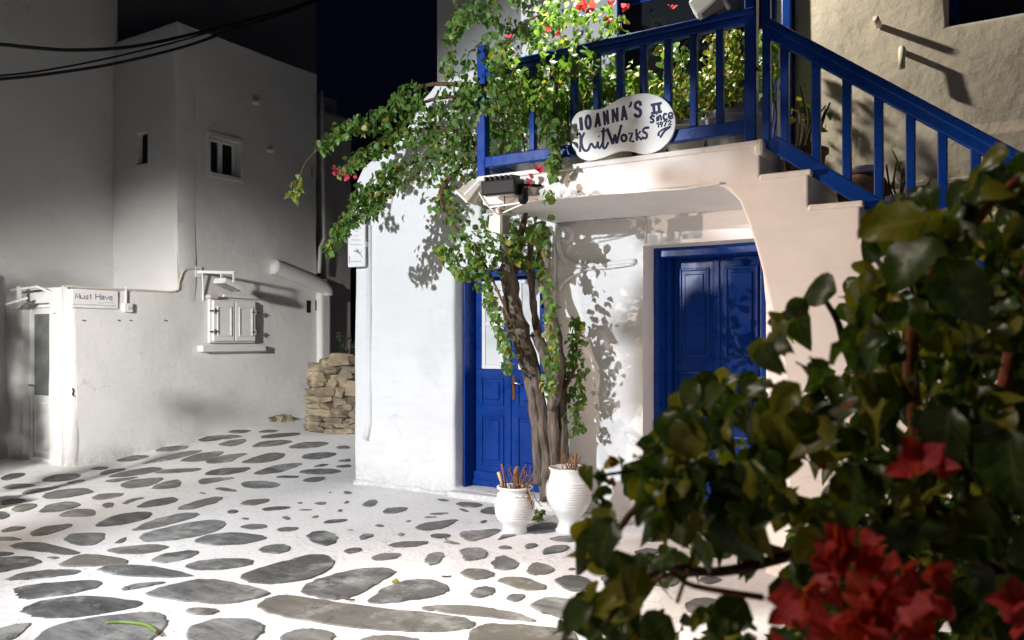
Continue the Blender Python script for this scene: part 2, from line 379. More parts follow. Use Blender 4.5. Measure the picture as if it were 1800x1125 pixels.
class MB:
    """collects shapes given in world coordinates into one mesh"""
    def __init__(s): s.v = []; s.f = []
    def add(s, vs, fs):
        n = len(s.v); s.v += [tuple(v) for v in vs]; s.f += [tuple(i + n for i in f) for f in fs]; return s
    def box(s, a, b):
        (x0, y0, z0), (x1, y1, z1) = a, b
        return s.add([(x0, y0, z0), (x1, y0, z0), (x1, y1, z0), (x0, y1, z0), (x0, y0, z1), (x1, y0, z1), (x1, y1, z1), (x0, y1, z1)],
                     [(3, 2, 1, 0), (4, 5, 6, 7), (0, 1, 5, 4), (1, 2, 6, 5), (2, 3, 7, 6), (3, 0, 4, 7)])
    def obox(s, c, ax, ay, az):
        """box round centre c with half axis vectors"""
        c, ax, ay, az = map(Vector, (c, ax, ay, az))
        vs = [c + ax * i + ay * j + az * k for k in (-1, 1) for (i, j) in ((-1, -1), (1, -1), (1, 1), (-1, 1))]
        return s.add(vs, [(3, 2, 1, 0), (4, 5, 6, 7), (0, 1, 5, 4), (1, 2, 6, 5), (2, 3, 7, 6), (3, 0, 4, 7)])
    def beam(s, p, q, wx, wz, up=(0, 0, 1)):
        p, q = Vector(p), Vector(q)
        d = (q - p); L = d.length / 2; d.normalize()
        u = Vector(up); sdir = d.cross(u).normalized(); u2 = sdir.cross(d).normalized()
        return s.obox((p + q) / 2, d * L, sdir * wx / 2, u2 * wz / 2)
    def tube(s, pts, rad, seg=8, flat=None, cap=True):
        """pts: points; rad: radius or list; flat: (direction, factor) squashes the section along a direction"""
        P = [Vector(p) for p in pts]; n = len(P)
        Rr = rad if isinstance(rad, (list, tuple)) else [rad] * n
        ref = Vector((0, 0, 1))
        if abs((P[-1] - P[0]).normalized().z) > 0.95: ref = Vector((1, 0, 0))
        if flat: ref = Vector(flat[0])
        base = len(s.v)
        a_prev = None
        for i in range(n):
            d = (P[min(i + 1, n - 1)] - P[max(i - 1, 0)])
            if d.length < 1e-9: d = Vector((0, 0, 1))
            d.normalize()
            if flat or a_prev is None:
                a = d.cross(ref)
                if a.length < 1e-6: a = d.cross(Vector((0, 1, 0.1)))
                a.normalize()
            else:
                a = (a_prev - d * a_prev.dot(d)).normalized()
            a_prev = a
            b = a.cross(d).normalized()
            k = flat[1] if flat else 1.0
            for j in range(seg):
                t = 2 * math.pi * j / seg
                s.v.append(tuple(P[i] + a * math.cos(t) * Rr[i] + b * math.sin(t) * Rr[i] * k))
        for i in range(n - 1):
            for j in range(seg):
                a0 = base + i * seg + j; a1 = base + i * seg + (j + 1) % seg
                s.f.append((a0, a1, a1 + seg, a0 + seg))
        if cap:
            s.f.append(tuple(base + j for j in range(seg))[::-1])
            s.f.append(tuple(base + (n - 1) * seg + j for j in range(seg)))
        return s
    def lathe(s, c, prof, seg=28, wob=0.0):
        c = Vector(c); base = len(s.v)
        for r, z in prof:
            for j in range(seg):
                t = 2 * math.pi * j / seg
                rr = r * (1 + wob * math.sin(2 * t + z * 9))
                s.v.append((c.x + rr * math.cos(t), c.y + rr * math.sin(t), c.z + z))
        for i in range(len(prof) - 1):
            for j in range(seg):
                a0 = base + i * seg + j; a1 = base + i * seg + (j + 1) % seg
                s.f.append((a0, a1, a1 + seg, a0 + seg))
        s.f.append(tuple(base + j for j in range(seg))[::-1])
        s.f.append(tuple(base + (len(prof) - 1) * seg + j for j in range(seg)))
        return s
    def build(s, name, mat, parent=None, smooth=False, bevel=0.0, bseg=2, origin=None):
        root = parent
        while root is not None and root.parent is not None: root = root.parent
        off = Vector((0, 0, 0))
        if root is not None: off = ORG.get(root.name, Vector((0, 0, 0)))
        own = Vector(origin) if origin is not None else off
        me = bpy.data.meshes.new(name)
        me.from_pydata([tuple(Vector(v) - own) for v in s.v], [], s.f)
        me.materials.append(mat)
        if smooth: me.polygons.foreach_set('use_smooth', [True] * len(me.polygons))
        me.update()
        o = bpy.data.objects.new(name, me)
        put(o, parent)
        if parent is None:
            o.location = own; ORG[o.name] = own
        elif origin is not None:
            o.location = own - off
        if bevel:
            bv = o.modifiers.new('bevel', 'BEVEL'); bv.width = bevel; bv.segments = bseg; bv.limit_method = 'ANGLE'; bv.angle_limit = R2(35)
        return o

def wall_panel(name, mat, parent, axis, plane, u0, u1, z0, top, holes=(), thick=0.35, rough=0.006, step=0.12, bevel=0.025, sign=1):
    """plaster wall with real openings: a grid in (u, z) at axis = plane, thickened away from the viewer, slightly uneven"""
    us = {round(u0, 4), round(u1, 4)}; zs = set()
    for h in holes: us |= {round(h[0], 4), round(h[1], 4)}; zs |= {round(h[2], 4), round(h[3], 4)}
    def fill(vals):
        vals = sorted(vals); out = []
        for a, b in zip(vals, vals[1:]):
            n = max(1, int((b - a) / step + 0.5)); out += [a + (b - a) * i / n for i in range(n)]
        return out + [vals[-1]]
    us = fill(us)
    tf = top if callable(top) else (lambda u: top)
    zlow = min(tf(u) for u in us)
    zs = [z for z in zs if z0 < z < zlow]
    zmid = max(zs) if zs else z0 + (zlow - z0) * 0.5
    low = fill(set(zs) | {z0, zmid})
    nup = max(1, int((max(tf(u) for u in us) - zmid) / step))
    rng = random.Random(sum(map(ord, name)) + int(plane * 10))
    ph = [rng.uniform(0, 6) for _ in range(6)]
    bm = bmesh.new(); grid = []
    for u in us:
        colv = []
        zz = low + [zmid + (tf(u) - zmid) * (k + 1) / nup for k in range(nup)]
        for z in zz:
            n = rough * (math.sin(u * 1.7 + ph[0]) * math.sin(z * 1.3 + ph[1]) + 0.6 * math.sin(u * 4.1 + z * 2.2 + ph[2]) * math.sin(z * 3.7 + ph[3]) + 0.3 * math.sin(u * 9 + ph[4]) * math.sin(z * 8 + ph[5]))
            colv.append(bm.verts.new((u, plane + n, z) if axis == 'Y' else (plane + n, u, z)))
        grid.append((u, zz, colv))
    for i in range(len(grid) - 1):
        for k in range(len(grid[0][1]) - 1):
            uc = (grid[i][0] + grid[i + 1][0]) / 2; zc = (grid[i][1][k] + grid[i][1][k + 1]) / 2
            if any(h[0] < uc < h[1] and h[2] < zc < h[3] for h in holes): continue
            q = (grid[i][2][k], grid[i + 1][2][k], grid[i + 1][2][k + 1], grid[i][2][k + 1])
            bm.faces.new(q)
    for v in [v for v in bm.verts if not v.link_faces]: bm.verts.remove(v)
    root = parent
    while root is not None and root.parent is not None: root = root.parent
    off = ORG.get(root.name, Vector((0, 0, 0))) if root else Vector((0, 0, 0))
    bmesh.ops.translate(bm, vec=-off, verts=bm.verts)
    me = bpy.data.meshes.new(name); bm.to_mesh(me); bm.free()
    me.materials.append(mat)
    me.polygons.foreach_set('use_smooth', [True] * len(me.polygons))
    o = put(bpy.data.objects.new(name, me), parent)
    so = o.modifiers.new('thickness', 'SOLIDIFY'); so.thickness = thick; so.offset = -1 * sign
    if not bevel:
        es = o.modifiers.new('edges', 'EDGE_SPLIT'); es.split_angle = R2(40)
    if bevel:
        bv = o.modifiers.new('bevel', 'BEVEL'); bv.width = bevel; bv.segments = 3; bv.limit_method = 'ANGLE'; bv.angle_limit = R2(50)
    return o

def catmull(pts, sub=3, closed=True):
    out = []; n = len(pts)
    for i in range(n if closed else n - 1):
        if closed: p0, p1, p2, p3 = (Vector(pts[(i + k) % n]) for k in (-1, 0, 1, 2))
        else:
            p0, p1, p2, p3 = (Vector(pts[max(0, min(n - 1, i + k))]) for k in (-1, 0, 1, 2))
        for j in range(sub):
            t = j / sub
            out.append(0.5 * ((2 * p1) + (p2 - p0) * t + (2 * p0 - 5 * p1 + 4 * p2 - p3) * t * t + (3 * p1 - p0 - 3 * p2 + p3) * t ** 3))
    if not closed: out.append(Vector(pts[-1]))
    return out

# ---------------------------------------------------------------- ground
def structure(o): o['kind'] = 'structure'; return o
def frange(a, b, s): return [a + (b - a) * i / max(1, round((b - a) / s)) for i in range(max(1, round((b - a) / s)) + 1)]
gx = [-60, -40, -25, -18] + frange(-14, 5, 0.3) + [9, 15, 25, 40, 60]
gy = [-50, -30, -18, -10] + frange(-6, 14, 0.3) + [18, 25, 40, 60]
g = MB()
g.v = [(x, y, ground_z(x, y) + 0.006 * math.sin(x * 1.9 + 1) * math.sin(y * 1.7)) for y in gy for x in gx]
nx = len(gx)
g.f = [(j * nx + i, j * nx + i + 1, (j + 1) * nx + i + 1, (j + 1) * nx + i) for j in range(len(gy) - 1) for i in range(nx - 1)]
ground = structure(g.build('ground', M['pave'], smooth=True))

# paving stones, outlines measured on the photograph and laid on the ground; (offset x, offset y, scale) of each enlargement
PA = (0, 720, 2.778); PB = (560, 820, 3.3333)
ST_A = """560,245 640,222 735,220 735,232 650,255 570,257|750,198 790,182 930,175 930,185 860,203 760,207|675,268 840,215 990,195 1000,205 860,245 700,270
852,255 960,215 1090,203 1105,210 1020,252 940,262|985,263 1040,230 1240,210 1170,235 1130,260 1030,270|1150,268 1230,235 1330,208 1410,215 1380,240 1290,265
1455,235 1490,215 1600,205 1660,212 1620,232 1520,247|952,150 1000,130 1120,122 1215,130 1120,145 1000,160|1060,172 1120,150 1210,143 1205,160 1140,185 1075,182
1215,182 1280,155 1400,148 1450,155 1360,180 1240,190|1395,185 1470,160 1600,157 1620,168 1530,192 1420,195|1265,130 1340,118 1480,110 1475,125 1370,138 1270,145
1105,108 1150,98 1240,100 1200,115 1130,118|1255,108 1300,97 1370,100 1340,113 1270,115|1630,182 1700,175 1716,190 1660,193|1640,247 1715,238 1716,252 1660,256
1520,280 1570,262 1618,265 1560,280|1630,275 1716,265 1716,280 1650,282|430,295 470,280 545,282 500,297|470,315 530,292 630,285 600,300 500,320
491,332 600,300 740,278 815,285 770,305 620,330|490,350 580,335 700,325 640,340 540,357|725,312 800,292 1000,285 980,300 840,314|970,320 1050,290 1250,280 1200,305 1080,325
1210,318 1330,270 1480,255 1485,265 1380,305 1280,320|1440,305 1500,290 1640,288 1685,300 1620,315 1500,317|1330,332 1380,322 1475,325 1440,335|1465,350 1500,330 1595,325 1590,340 1530,358
565,370 630,340 800,328 810,335 740,375 620,390|720,390 780,355 870,338 890,350 885,380 800,392|965,340 1060,333 1175,332 1080,350 990,368 965,365|1163,368 1190,350 1290,346 1385,362 1360,382 1260,390 1190,382
1035,388 1080,380 1165,395 1160,405 1090,402|970,412 985,408 1008,413 990,417|430,430 480,410 610,405 610,418 540,440 460,445|600,460 640,438 715,432 650,450 620,465
495,470 520,458 555,460 545,478 515,482|668,480 720,450 830,432 865,440 840,460 740,478|865,490 930,460 1040,432 1088,433 1050,460 940,488|1170,465 1210,445 1315,437 1310,452 1240,470
1275,488 1320,477 1415,473 1400,485 1310,495|1108,500 1130,492 1165,495 1150,507 1115,508|1175,533 1195,530 1220,534 1200,537|1375,525 1400,520 1420,532 1400,537|1450,455 1478,452 1475,460 1460,460
1530,460 1560,452 1592,455 1570,466|1675,405 1690,400 1722,408 1700,415|1520,525 1540,515 1560,518 1540,528|1455,490 1490,487 1530,490 1490,493|1645,493 1660,487 1675,490 1660,498
1580,548 1610,535 1700,533 1660,545 1600,553|1170,573 1220,560 1300,562 1300,575 1230,584|1350,583 1390,572 1462,573 1430,590 1370,594|1495,615 1530,597 1590,592 1640,615 1640,645 1590,665 1530,645
1755,620 1778,610 1788,632 1760,635|0,330 60,312 140,310 110,330 40,348 0,346|190,345 250,320 380,310 410,320 350,345 230,355|315,358 360,345 420,338 410,352 350,362
0,380 60,362 170,362 185,370 110,385 20,390|185,420 270,390 430,378 480,398 420,415 290,438 220,442|80,412 150,385 310,372 260,390 150,412|0,445 60,435 135,437 120,450 40,467 0,470
60,490 90,468 150,460 182,465 150,490 90,502|198,492 240,465 330,450 395,462 370,480 290,498 205,503|290,515 350,490 440,488 466,510 430,525 310,525|-40,505 30,500 50,518 20,535 -40,535
470,562 560,520 690,503 740,510 710,535 600,562 490,570|655,585 720,550 880,510 965,510 940,530 820,565 690,588|5,590 60,572 130,573 90,588 20,598|150,600 200,575 355,558 320,580 230,610 170,615
-30,622 50,620 110,632 60,637 -20,636|317,628 350,607 490,603 512,620 470,655 420,665 360,655|560,652 590,632 610,624 615,640 590,652|697,615 760,590 900,560 1040,540 1090,555 1060,590 900,630 740,643 705,640
945,642 1020,612 1160,600 1290,618 1280,635 1180,657 1040,662|50,662 120,648 220,652 390,700 330,710 220,695 100,680|-60,690 40,697 68,703 30,713 -50,717|525,688 600,672 760,662 820,668 770,695 660,710 570,703
740,740 790,712 930,690 970,697 920,730 800,755|1260,690 1300,665 1380,657 1417,672 1410,690 1340,705|1675,693 1710,680 1760,677 1765,690 1710,706|-50,730 80,720 150,722 205,745 150,765 50,785 -60,805
225,722 260,720 298,724 260,733|290,765 370,720 450,712 620,740 600,760 470,768 350,770|900,770 980,742 1140,730 1228,738 1220,760 1100,782 980,785|1187,815 1260,780 1400,745 1500,712 1590,715 1622,750 1590,790 1500,825 1340,850 1220,835
38,830 110,800 260,785 380,790 370,807 230,825 80,837|490,785 560,768 720,770 940,815 850,822 680,820 540,807|80,877 170,860 440,838 487,855 460,880 300,910 120,930 100,905|593,885 660,858 820,848 740,865 640,885
720,905 820,870 1000,832 1150,855 1320,890 1250,915 1110,945 950,940|1478,880 1540,837 1660,800 1780,780 1895,783 1922,800 1850,840 1720,910 1640,922 1560,908
123,980 190,945 380,918 560,930 692,948 600,980 420,1010 250,1020 150,1005|1290,965 1330,930 1400,910 1560,930 1830,972 2110,996 2278,1030 2265,1056 2180,1075 2000,1078 1780,1064 1560,1030 1360,998
905,980 960,970 1050,975 1070,985 1020,1002 950,1003|190,1125 260,1070 420,1030 700,998 780,1005 795,1040 770,1090 680,1150 400,1190 230,1160|915,1100 950,1055 1050,1025 1200,1022 1285,1050 1270,1090 1200,1140 1050,1150 940,1130
1375,1115 1420,1080 1510,1068 1600,1080 1632,1100 1600,1140 1480,1160 1390,1140|-40,1085 70,1055 150,1050 120,1080 50,1130 -60,1150"""
ST_B = """145,153 175,147 200,157 165,163|58,152 78,150 65,157|260,222 290,202 335,197 340,215 310,235 270,232|0,215 45,208 40,222 0,224|150,212 175,203 180,210 155,218|378,260 410,243 520,240 510,260 440,273 390,272
108,258 130,250 140,258 120,265|30,325 70,312 175,308 140,322 60,330|240,412 265,395 320,397 315,412 260,428|310,540 350,518 470,512 480,522 440,545 340,555|415,463 470,445 640,442 620,460 540,475 450,476
622,560 640,525 680,510 722,512 725,545 700,575 650,582|575,352 640,330 800,313 805,320 740,360 660,375 600,370|655,405 690,398 765,400 770,415 710,425 670,420|725,448 765,438 835,460 780,460
825,393 900,385 1080,372 1000,415 890,445 850,425|1045,437 1090,402 1165,405 1110,420|803,220 840,213 940,218 958,232 910,240 840,236|690,195 730,195 768,202 730,207|945,262 980,243 1030,238 1060,255 1030,280 970,277
820,250 850,252 882,267 850,264|640,280 700,273 770,275 700,285|615,298 660,295 700,297 660,303|943,330 965,317 992,318 970,335|830,495 870,487 960,488 988,515 960,545 860,560 850,530
1020,570 1045,540 1090,530 1170,570 1150,600 1090,610 1030,600|1218,615 1255,567 1330,580 1380,605 1350,630 1260,640|832,628 870,607 960,608 1032,635 1000,655 910,668 860,648|1050,675 1120,650 1230,662 1335,705 1310,725 1210,727 1100,695
893,745 920,715 980,706 1035,720 1020,750 950,772 905,765|1095,775 1130,750 1210,752 1200,775 1155,797|298,790 380,720 480,680 580,665 680,672 750,710 740,740 600,775 400,795|615,835 700,817 850,820 1000,835 1160,870 1265,905 1150,900 900,875 700,850
1240,815 1300,778 1400,770 1560,800 1540,850 1440,890 1320,855|890,1017 930,950 1000,925 1200,935 1450,960 1500,1040 1200,1080 940,1060|1385,670 1450,645 1560,650 1600,690 1560,725 1480,733|1355,430 1400,412 1500,408 1512,430 1480,447 1400,443
1312,505 1350,477 1440,467 1467,480 1430,505 1320,522|1205,470 1240,457 1285,460 1270,480 1220,489|1050,480 1090,470 1135,480 1110,492 1070,490|1460,605 1490,597 1510,605 1480,612|220,1030 300,992 450,990 600,1015 560,1060 350,1075
1215,370 1300,335 1385,332 1395,380 1300,395 1225,392|330,345 350,337 390,347 360,353|460,400 485,388 510,400 480,411|170,372 190,368 212,374|508,320 545,317 530,326|1690,520 1720,512 1735,525 1705,540|1600,470 1650,455 1700,465 1650,482
1600,400 1680,385 1760,395 1700,420 1620,420|1720,590 1800,570 1880,590 1800,615|1650,650 1730,630 1800,650 1740,680 1670,675|1900,420 1990,400 2080,410 2010,440 1920,440|1850,500 1930,480 2010,495 1950,525 1870,520
1650,780 1760,750 1880,770 1830,820 1700,825|1750,920 1850,870 1990,890 1960,960 1820,980|1930,650 2030,620 2130,640 2080,700 1960,695|2050,560 2140,540 2200,560 2120,590|2140,800 2240,760 2380,790 2300,860 2170,850|2220,660 2300,640 2370,660 2290,690"""
def polys(txt, tr):
    for s in txt.replace('\n', '|').split('|'):
        yield [(tr[0] + float(a.split(',')[0]) / tr[2], tr[1] + float(a.split(',')[1]) / tr[2]) for a in s.split()]
stone_rng = random.Random(5)
stone_c = []
def chaikin(P, it=2):
    for _ in range(it):
        P = [q for a, b in zip(P, P[1:] + P[:1]) for q in (a * 0.8 + b * 0.2, a * 0.2 + b * 0.8)]
    return P
def paving_stone(pts):
    """flat slab let into the mortar, its top a few millimetres proud and its rim rounded"""
    c = sum(pts, Vector()) / len(pts)
    r = max((p - c).length for p in pts)
    stone_c.append((c, r))
    ring = chaikin([Vector((p.x, p.y, 0)) for p in pts])
    ring = [q + Vector((stone_rng.uniform(-1, 1), stone_rng.uniform(-1, 1), 0)) * min(0.009, r * 0.045) for q in ring]
    grow = 1.10 if c.length < 8.2 else 0.92
    ring = [Vector((c.x, c.y, 0)) + (q - Vector((c.x, c.y, 0))) * grow for q in ring]
    n = len(ring); mb = MB(); cc = Vector((c.x, c.y, 0))
    h = 0.005 + stone_rng.uniform(0, 0.004)
    def lay(k, dz):
        out = []
        for q in ring:
            p = cc + (q - cc) * k
            out.append((p.x, p.y, ground_z(p.x, p.y) + 0.006 * math.sin(p.x * 1.9 + 1) * math.sin(p.y * 1.7) + dz))
        return out
    ins = max(0.6, 1 - 0.012 / max(r, 0.02))
    v = lay(1.0, -0.03) + lay(1.0, h * 0.35) + lay(ins, h)
    fs = []
    for L in range(2):
        for i in range(n):
            a, b = L * n + i, L * n + (i + 1) % n
            fs.append((a, b, b + n, a + n))
    fs.append(tuple(2 * n + i for i in range(n)))
    if sum(ring[i].x * ring[(i + 1) % n].y - ring[(i + 1) % n].x * ring[i].y for i in range(n)) < 0: fs = [f[::-1] for f in fs]
    mb.add(v, fs)
    return mb.build('paving_stone', M['slate'], ground, origin=(c.x, c.y, ground_z(c.x, c.y)))
for txt, tr in ((ST_A, PA), (ST_B, PB)):
    for poly in polys(txt, tr):
        paving_stone([onG(*p) for p in poly])
# more of the same paving just outside the frame, so that the square goes on
tries = 0
while len(stone_c) < 245 and tries < 6000:
    tries += 1
    x, y = stone_rng.uniform(-9.0, 2.4), stone_rng.uniform(-1.2, 5.0)
    d = Vector((x, y, 0)); depth = d.x * FX + d.y * FY; lat = d.x * RX + d.y * RY
    if depth > 0.3:
        px = 900 + FOC * lat / depth; py = HZ + FOC * CAM_H / depth
        if -120 < px < 1340 and py < 1190: continue
    if x < -8.9 or (x > -1.5 and y > 4.7) or (y > 4.9 and x > -5.6): continue
    r = stone_rng.uniform(0.10, 0.27)
    if any((c - d).length < r * 0.8 + q * 0.75 + 0.04 for c, q in stone_c): continue
    an = stone_rng.uniform(-0.5, 0.5) + 0.55; asp = stone_rng.uniform(0.4, 0.75)
    pts = []
    for k in range(7):
        t = 2 * math.pi * k / 7; q = r * stone_rng.uniform(0.8, 1.05)
        u, v_ = q * math.cos(t), q * asp * math.sin(t)
        pts.append(Vector((x + u * math.cos(an) - v_ * math.sin(an), y + u * math.sin(an) + v_ * math.cos(an), 0)))
    paving_stone(pts)

# ---------------------------------------------------------------- the building on the left
XA = -9.2
house = thing('whitewashed_house', 'tall grey-white cubic house on the left with a low annex and a shuttered hatch', 'house', (-10.2, 6.6, 0))
def frame_on_x(name, X, y0, y1, z0, z1, wd, dep, mat, parent, inset=0.0):
    m = MB(); x0, x1 = X + inset, X + inset + dep
    m.box((x0, y0, z0), (x1, y0 + wd, z1)).box((x0, y1 - wd, z0), (x1, y1, z1)).box((x0, y0 + wd, z0), (x1, y1 - wd, z0 + wd)).box((x0, y0 + wd, z1 - wd), (x1, y1 - wd, z1))
    return m.build(name, mat, parent, bevel=0.006)
def frame_on_y(name, Y, x0, x1, z0, z1, wd, dep, mat, parent):
    """dep towards the viewer (-Y)"""
    m = MB(); a, b = Y - dep, Y
    m.box((x0, a, z0), (x0 + wd, b, z1)).box((x1 - wd, a, z0), (x1, b, z1)).box((x0 + wd, a, z0), (x1 - wd, b, z0 + wd)).box((x0 + wd, a, z1 - wd), (x1 - wd, b, z1))
    return m.build(name, mat, parent, bevel=0.006)

# street face: ground floor carries the annex (Y 5.14-6.63, 2.09 high) and the main block (to 5.6)
wall_panel('street_wall', M['lime_grey'], house, 'X', XA, 5.24, 6.56, -0.1, 2.09, thick=0.28, bevel=0.0, rough=0.012)
wall_panel('street_wall', M['lime_grey'], house, 'X', XA, 6.56, 9.02, -0.1, 5.60, holes=[(7.06, 7.56, 3.74, 4.23)], thick=0.28, bevel=0.0, rough=0.012)
MB().tube([(XA - 0.104, 5.243, -0.1), (XA - 0.10, 5.243, 1.0), (XA - 0.102, 5.244, 2.095)], [0.108, 0.100, 0.106], 20).build('rounded_corner', M['lime_grey'], house, smooth=True)
wall_panel('gable_wall', M['lime_grey'], house, 'Y', 6.552, -10.62, XA + 0.004, 1.95, 5.60, holes=[(-10.03, -9.80, 3.83, 4.25)], thick=0.3, bevel=0.03, rough=0.012)
MB().box((-10.55, 6.95, 2.0), (XA - 0.31, 8.99, 5.57)).build('roof', M['grey_plaster'], house)
wall_panel('tall_wall', M['lime_grey'], house, 'X', -10.6, 3.2, 6.63, -0.1, 8.6, thick=0.4, bevel=0.03, rough=0.012)
MB().box((-10.6, 5.40, 2.00), (XA - 0.28, 6.62, 2.06)).build('annex_roof', M['grey_plaster'], house, bevel=0.01)
wall_panel('annex_front', M['lime_grey'], house, 'Y', 5.145, -10.58, XA - 0.10, -0.1, 2.085, holes=[(-10.20, -9.62, 0.0, 1.90)], thick=0.22, bevel=0.02, rough=0.008)
wall_panel('corner_pier', M['lime_grey'], house, 'X', -10.5, 4.2, 5.02, -0.1, 2.28, thick=0.12, bevel=0.03, rough=0.01)
# window high on the street face
wf = frame_on_x('window', XA, 7.0, 7.62, 3.68, 4.29, 0.06, 0.025, M['lime_grey'], house)
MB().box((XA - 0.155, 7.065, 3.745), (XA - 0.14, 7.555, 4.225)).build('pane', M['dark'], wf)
frame_on_x('sash', XA, 7.07, 7.31, 3.745, 4.225, 0.035, 0.03, M['white_paint'], wf, -0.135)
frame_on_x('sash', XA, 7.315, 7.555, 3.745, 4.225, 0.035, 0.03, M['white_paint'], wf, -0.135)
wf = frame_on_y('window', 6.552, -10.10, -9.73, 3.77, 4.31, 0.06, 0.02, M['lime_grey'], house)
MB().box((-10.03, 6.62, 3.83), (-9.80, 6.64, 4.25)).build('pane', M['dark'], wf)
# shuttered hatch
sh = MB().box((XA + 0.003, 7.02, 1.43), (XA + 0.05, 7.79, 2.02)).build('shutter_frame', M['white_paint'], house, bevel=0.006)
for a, b in ((7.06, 7.40), (7.42, 7.76)):
    s1 = MB().box((XA + 0.052, a, 1.455), (XA + 0.085, b, 2.0)).build('shutter', M['white_paint'], house, bevel=0.006)
    frame_on_x('shutter_moulding', XA + 0.086, a + 0.05, b - 0.05, 1.52, 1.93, 0.022, 0.012, M['white_paint'], s1)
    for z in (1.58, 1.86):
        y = a if a < 7.2 else b
        MB().beam((XA + 0.092, y - 0.07, z), (XA + 0.092, y + 0.07, z), 0.012, 0.022).tube([(XA + 0.1, y, z - 0.035), (XA + 0.1, y, z + 0.035)], 0.011).build('hinge', M['pole_metal'], s1)
MB().box((XA - 0.02, 6.88, 1.31), (XA + 0.09, 7.95, 1.395)).build('sill', M['lime_grey'], house, bevel=0.01)
MB().beam((XA + 0.03, 7.26, 2.075), (XA + 0.03, 7.95, 2.06), 0.04, 0.03).build('drip_bar', M['white_paint'], house)
# door of the annex
dr = MB().box((-10.20, 5.25, 0.0), (-9.62, 5.31, 1.90)).build('door', M['lime_grey'], house, bevel=0.006)
frame_on_y('door_frame', 5.25, -10.20, -9.62, 0.0, 1.90, 0.045, 0.03, M['white_paint'], dr)
frame_on_y('door_moulding', 5.25, -10.11, -9.70, 0.10, 0.72, 0.03, 0.015, M['white_paint'], dr)
MB().box((-10.11, 5.238, 0.80), (-9.70, 5.249, 1.78)).build('pane', M['grey_glass'], dr)
MB().beam((-10.14, 5.215, 0.80), (-10.14, 5.215, 0.98), 0.02, 0.02).beam((-10.14, 5.19, 0.92), (-10.04, 5.19, 0.92), 0.015, 0.015).build('handle', M['rust'], dr)
# sloping parapet and pillar at the far end, two slots, a bracket
pts = [onX(px, py, XA + 0.05) for px, py in ((479, 468), (505, 478), (540, 492), (570, 507), (574, 520))]
MB().tube(catmull(pts, 4, False), 0.115, 10).build('sloping_parapet', M['lime_grey'], house, smooth=True)
MB().box((XA - 0.3, 9.02, -0.1), (XA + 0.10, 9.25, 2.2)).build('pillar', M['lime_grey'], house, bevel=0.05, bseg=3)
MB().tube([(XA + 0.0, 9.14, 2.16), (XA + 0.0, 9.14, 2.42)], [0.12, 0.09], 10).build('pillar_cap', M['lime_grey'], house, smooth=True)
for px in (539, 554):
    a = onX(px, 528, XA); b = onX(px + 7, 550, XA)
    MB().box((XA - 0.02, a.y, b.z), (XA + 0.004, b.y, a.z)).build('vent', M['dark'], house)
for px, py in ((447, 180), (471, 264)):
    p = onX(px, py, XA)
    MB().tube([p, p + Vector((0.12, 0, -0.02))], 0.035, 10).build('spout', M['lime_grey'], house)
for (px, py) in ((546, 303), (554, 303)):
    p = onX(px, py, XA); MB().box((XA, p.y, p.z - 0.08), (XA + 0.02, p.y + 0.02, p.z + 0.08)).build('vent_slot', M['grey_plaster'], house)
for px in (145, 207, 228, 288):
    p = onX(px, 563, XA); MB().tube([p - Vector((0.01, 0, 0)), p + Vector((0.025, 0, 0))], 0.009, 6).build('wall_plug', M['pole_metal'], house)
p = onX(127, 690, XA + 0.004)
MB().tube([p + Vector((0, 0, 0.05)), p + Vector((0, 0.012, 0.02)), p + Vector((0, 0.0, -0.03)), p + Vector((0, 0.03, -0.045))], 0.006, 6).build('wall_hook', M['black_plastic'], house)
# rear blocks of the quarter
rear = thing('rear_block', 'dark taller block rising behind the flat roof of the grey cubic house', 'house', (-13, 9, 0))
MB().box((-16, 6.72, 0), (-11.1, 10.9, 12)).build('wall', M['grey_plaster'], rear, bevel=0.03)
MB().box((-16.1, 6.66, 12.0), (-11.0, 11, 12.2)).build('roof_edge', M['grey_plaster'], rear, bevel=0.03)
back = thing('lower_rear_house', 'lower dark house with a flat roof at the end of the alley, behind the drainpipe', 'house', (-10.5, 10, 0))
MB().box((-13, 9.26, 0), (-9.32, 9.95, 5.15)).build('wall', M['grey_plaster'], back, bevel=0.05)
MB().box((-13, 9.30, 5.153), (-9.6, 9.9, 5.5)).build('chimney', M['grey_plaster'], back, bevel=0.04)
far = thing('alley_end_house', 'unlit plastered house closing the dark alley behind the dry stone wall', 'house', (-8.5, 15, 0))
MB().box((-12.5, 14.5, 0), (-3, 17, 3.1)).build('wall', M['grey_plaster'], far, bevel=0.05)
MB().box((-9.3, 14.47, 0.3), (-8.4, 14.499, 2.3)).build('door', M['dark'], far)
pts = [onX(px, py, XA + 0.04) for px, py in ((566, 160), (568, 330), (570, 420), (563, 436), (561, 480))]
tag(MB().tube(pts, 0.03, 8).build('drainpipe', M['lime_grey'], smooth=True), 'thin grey drainpipe running down the far end of the grey cubic house', 'pipe')

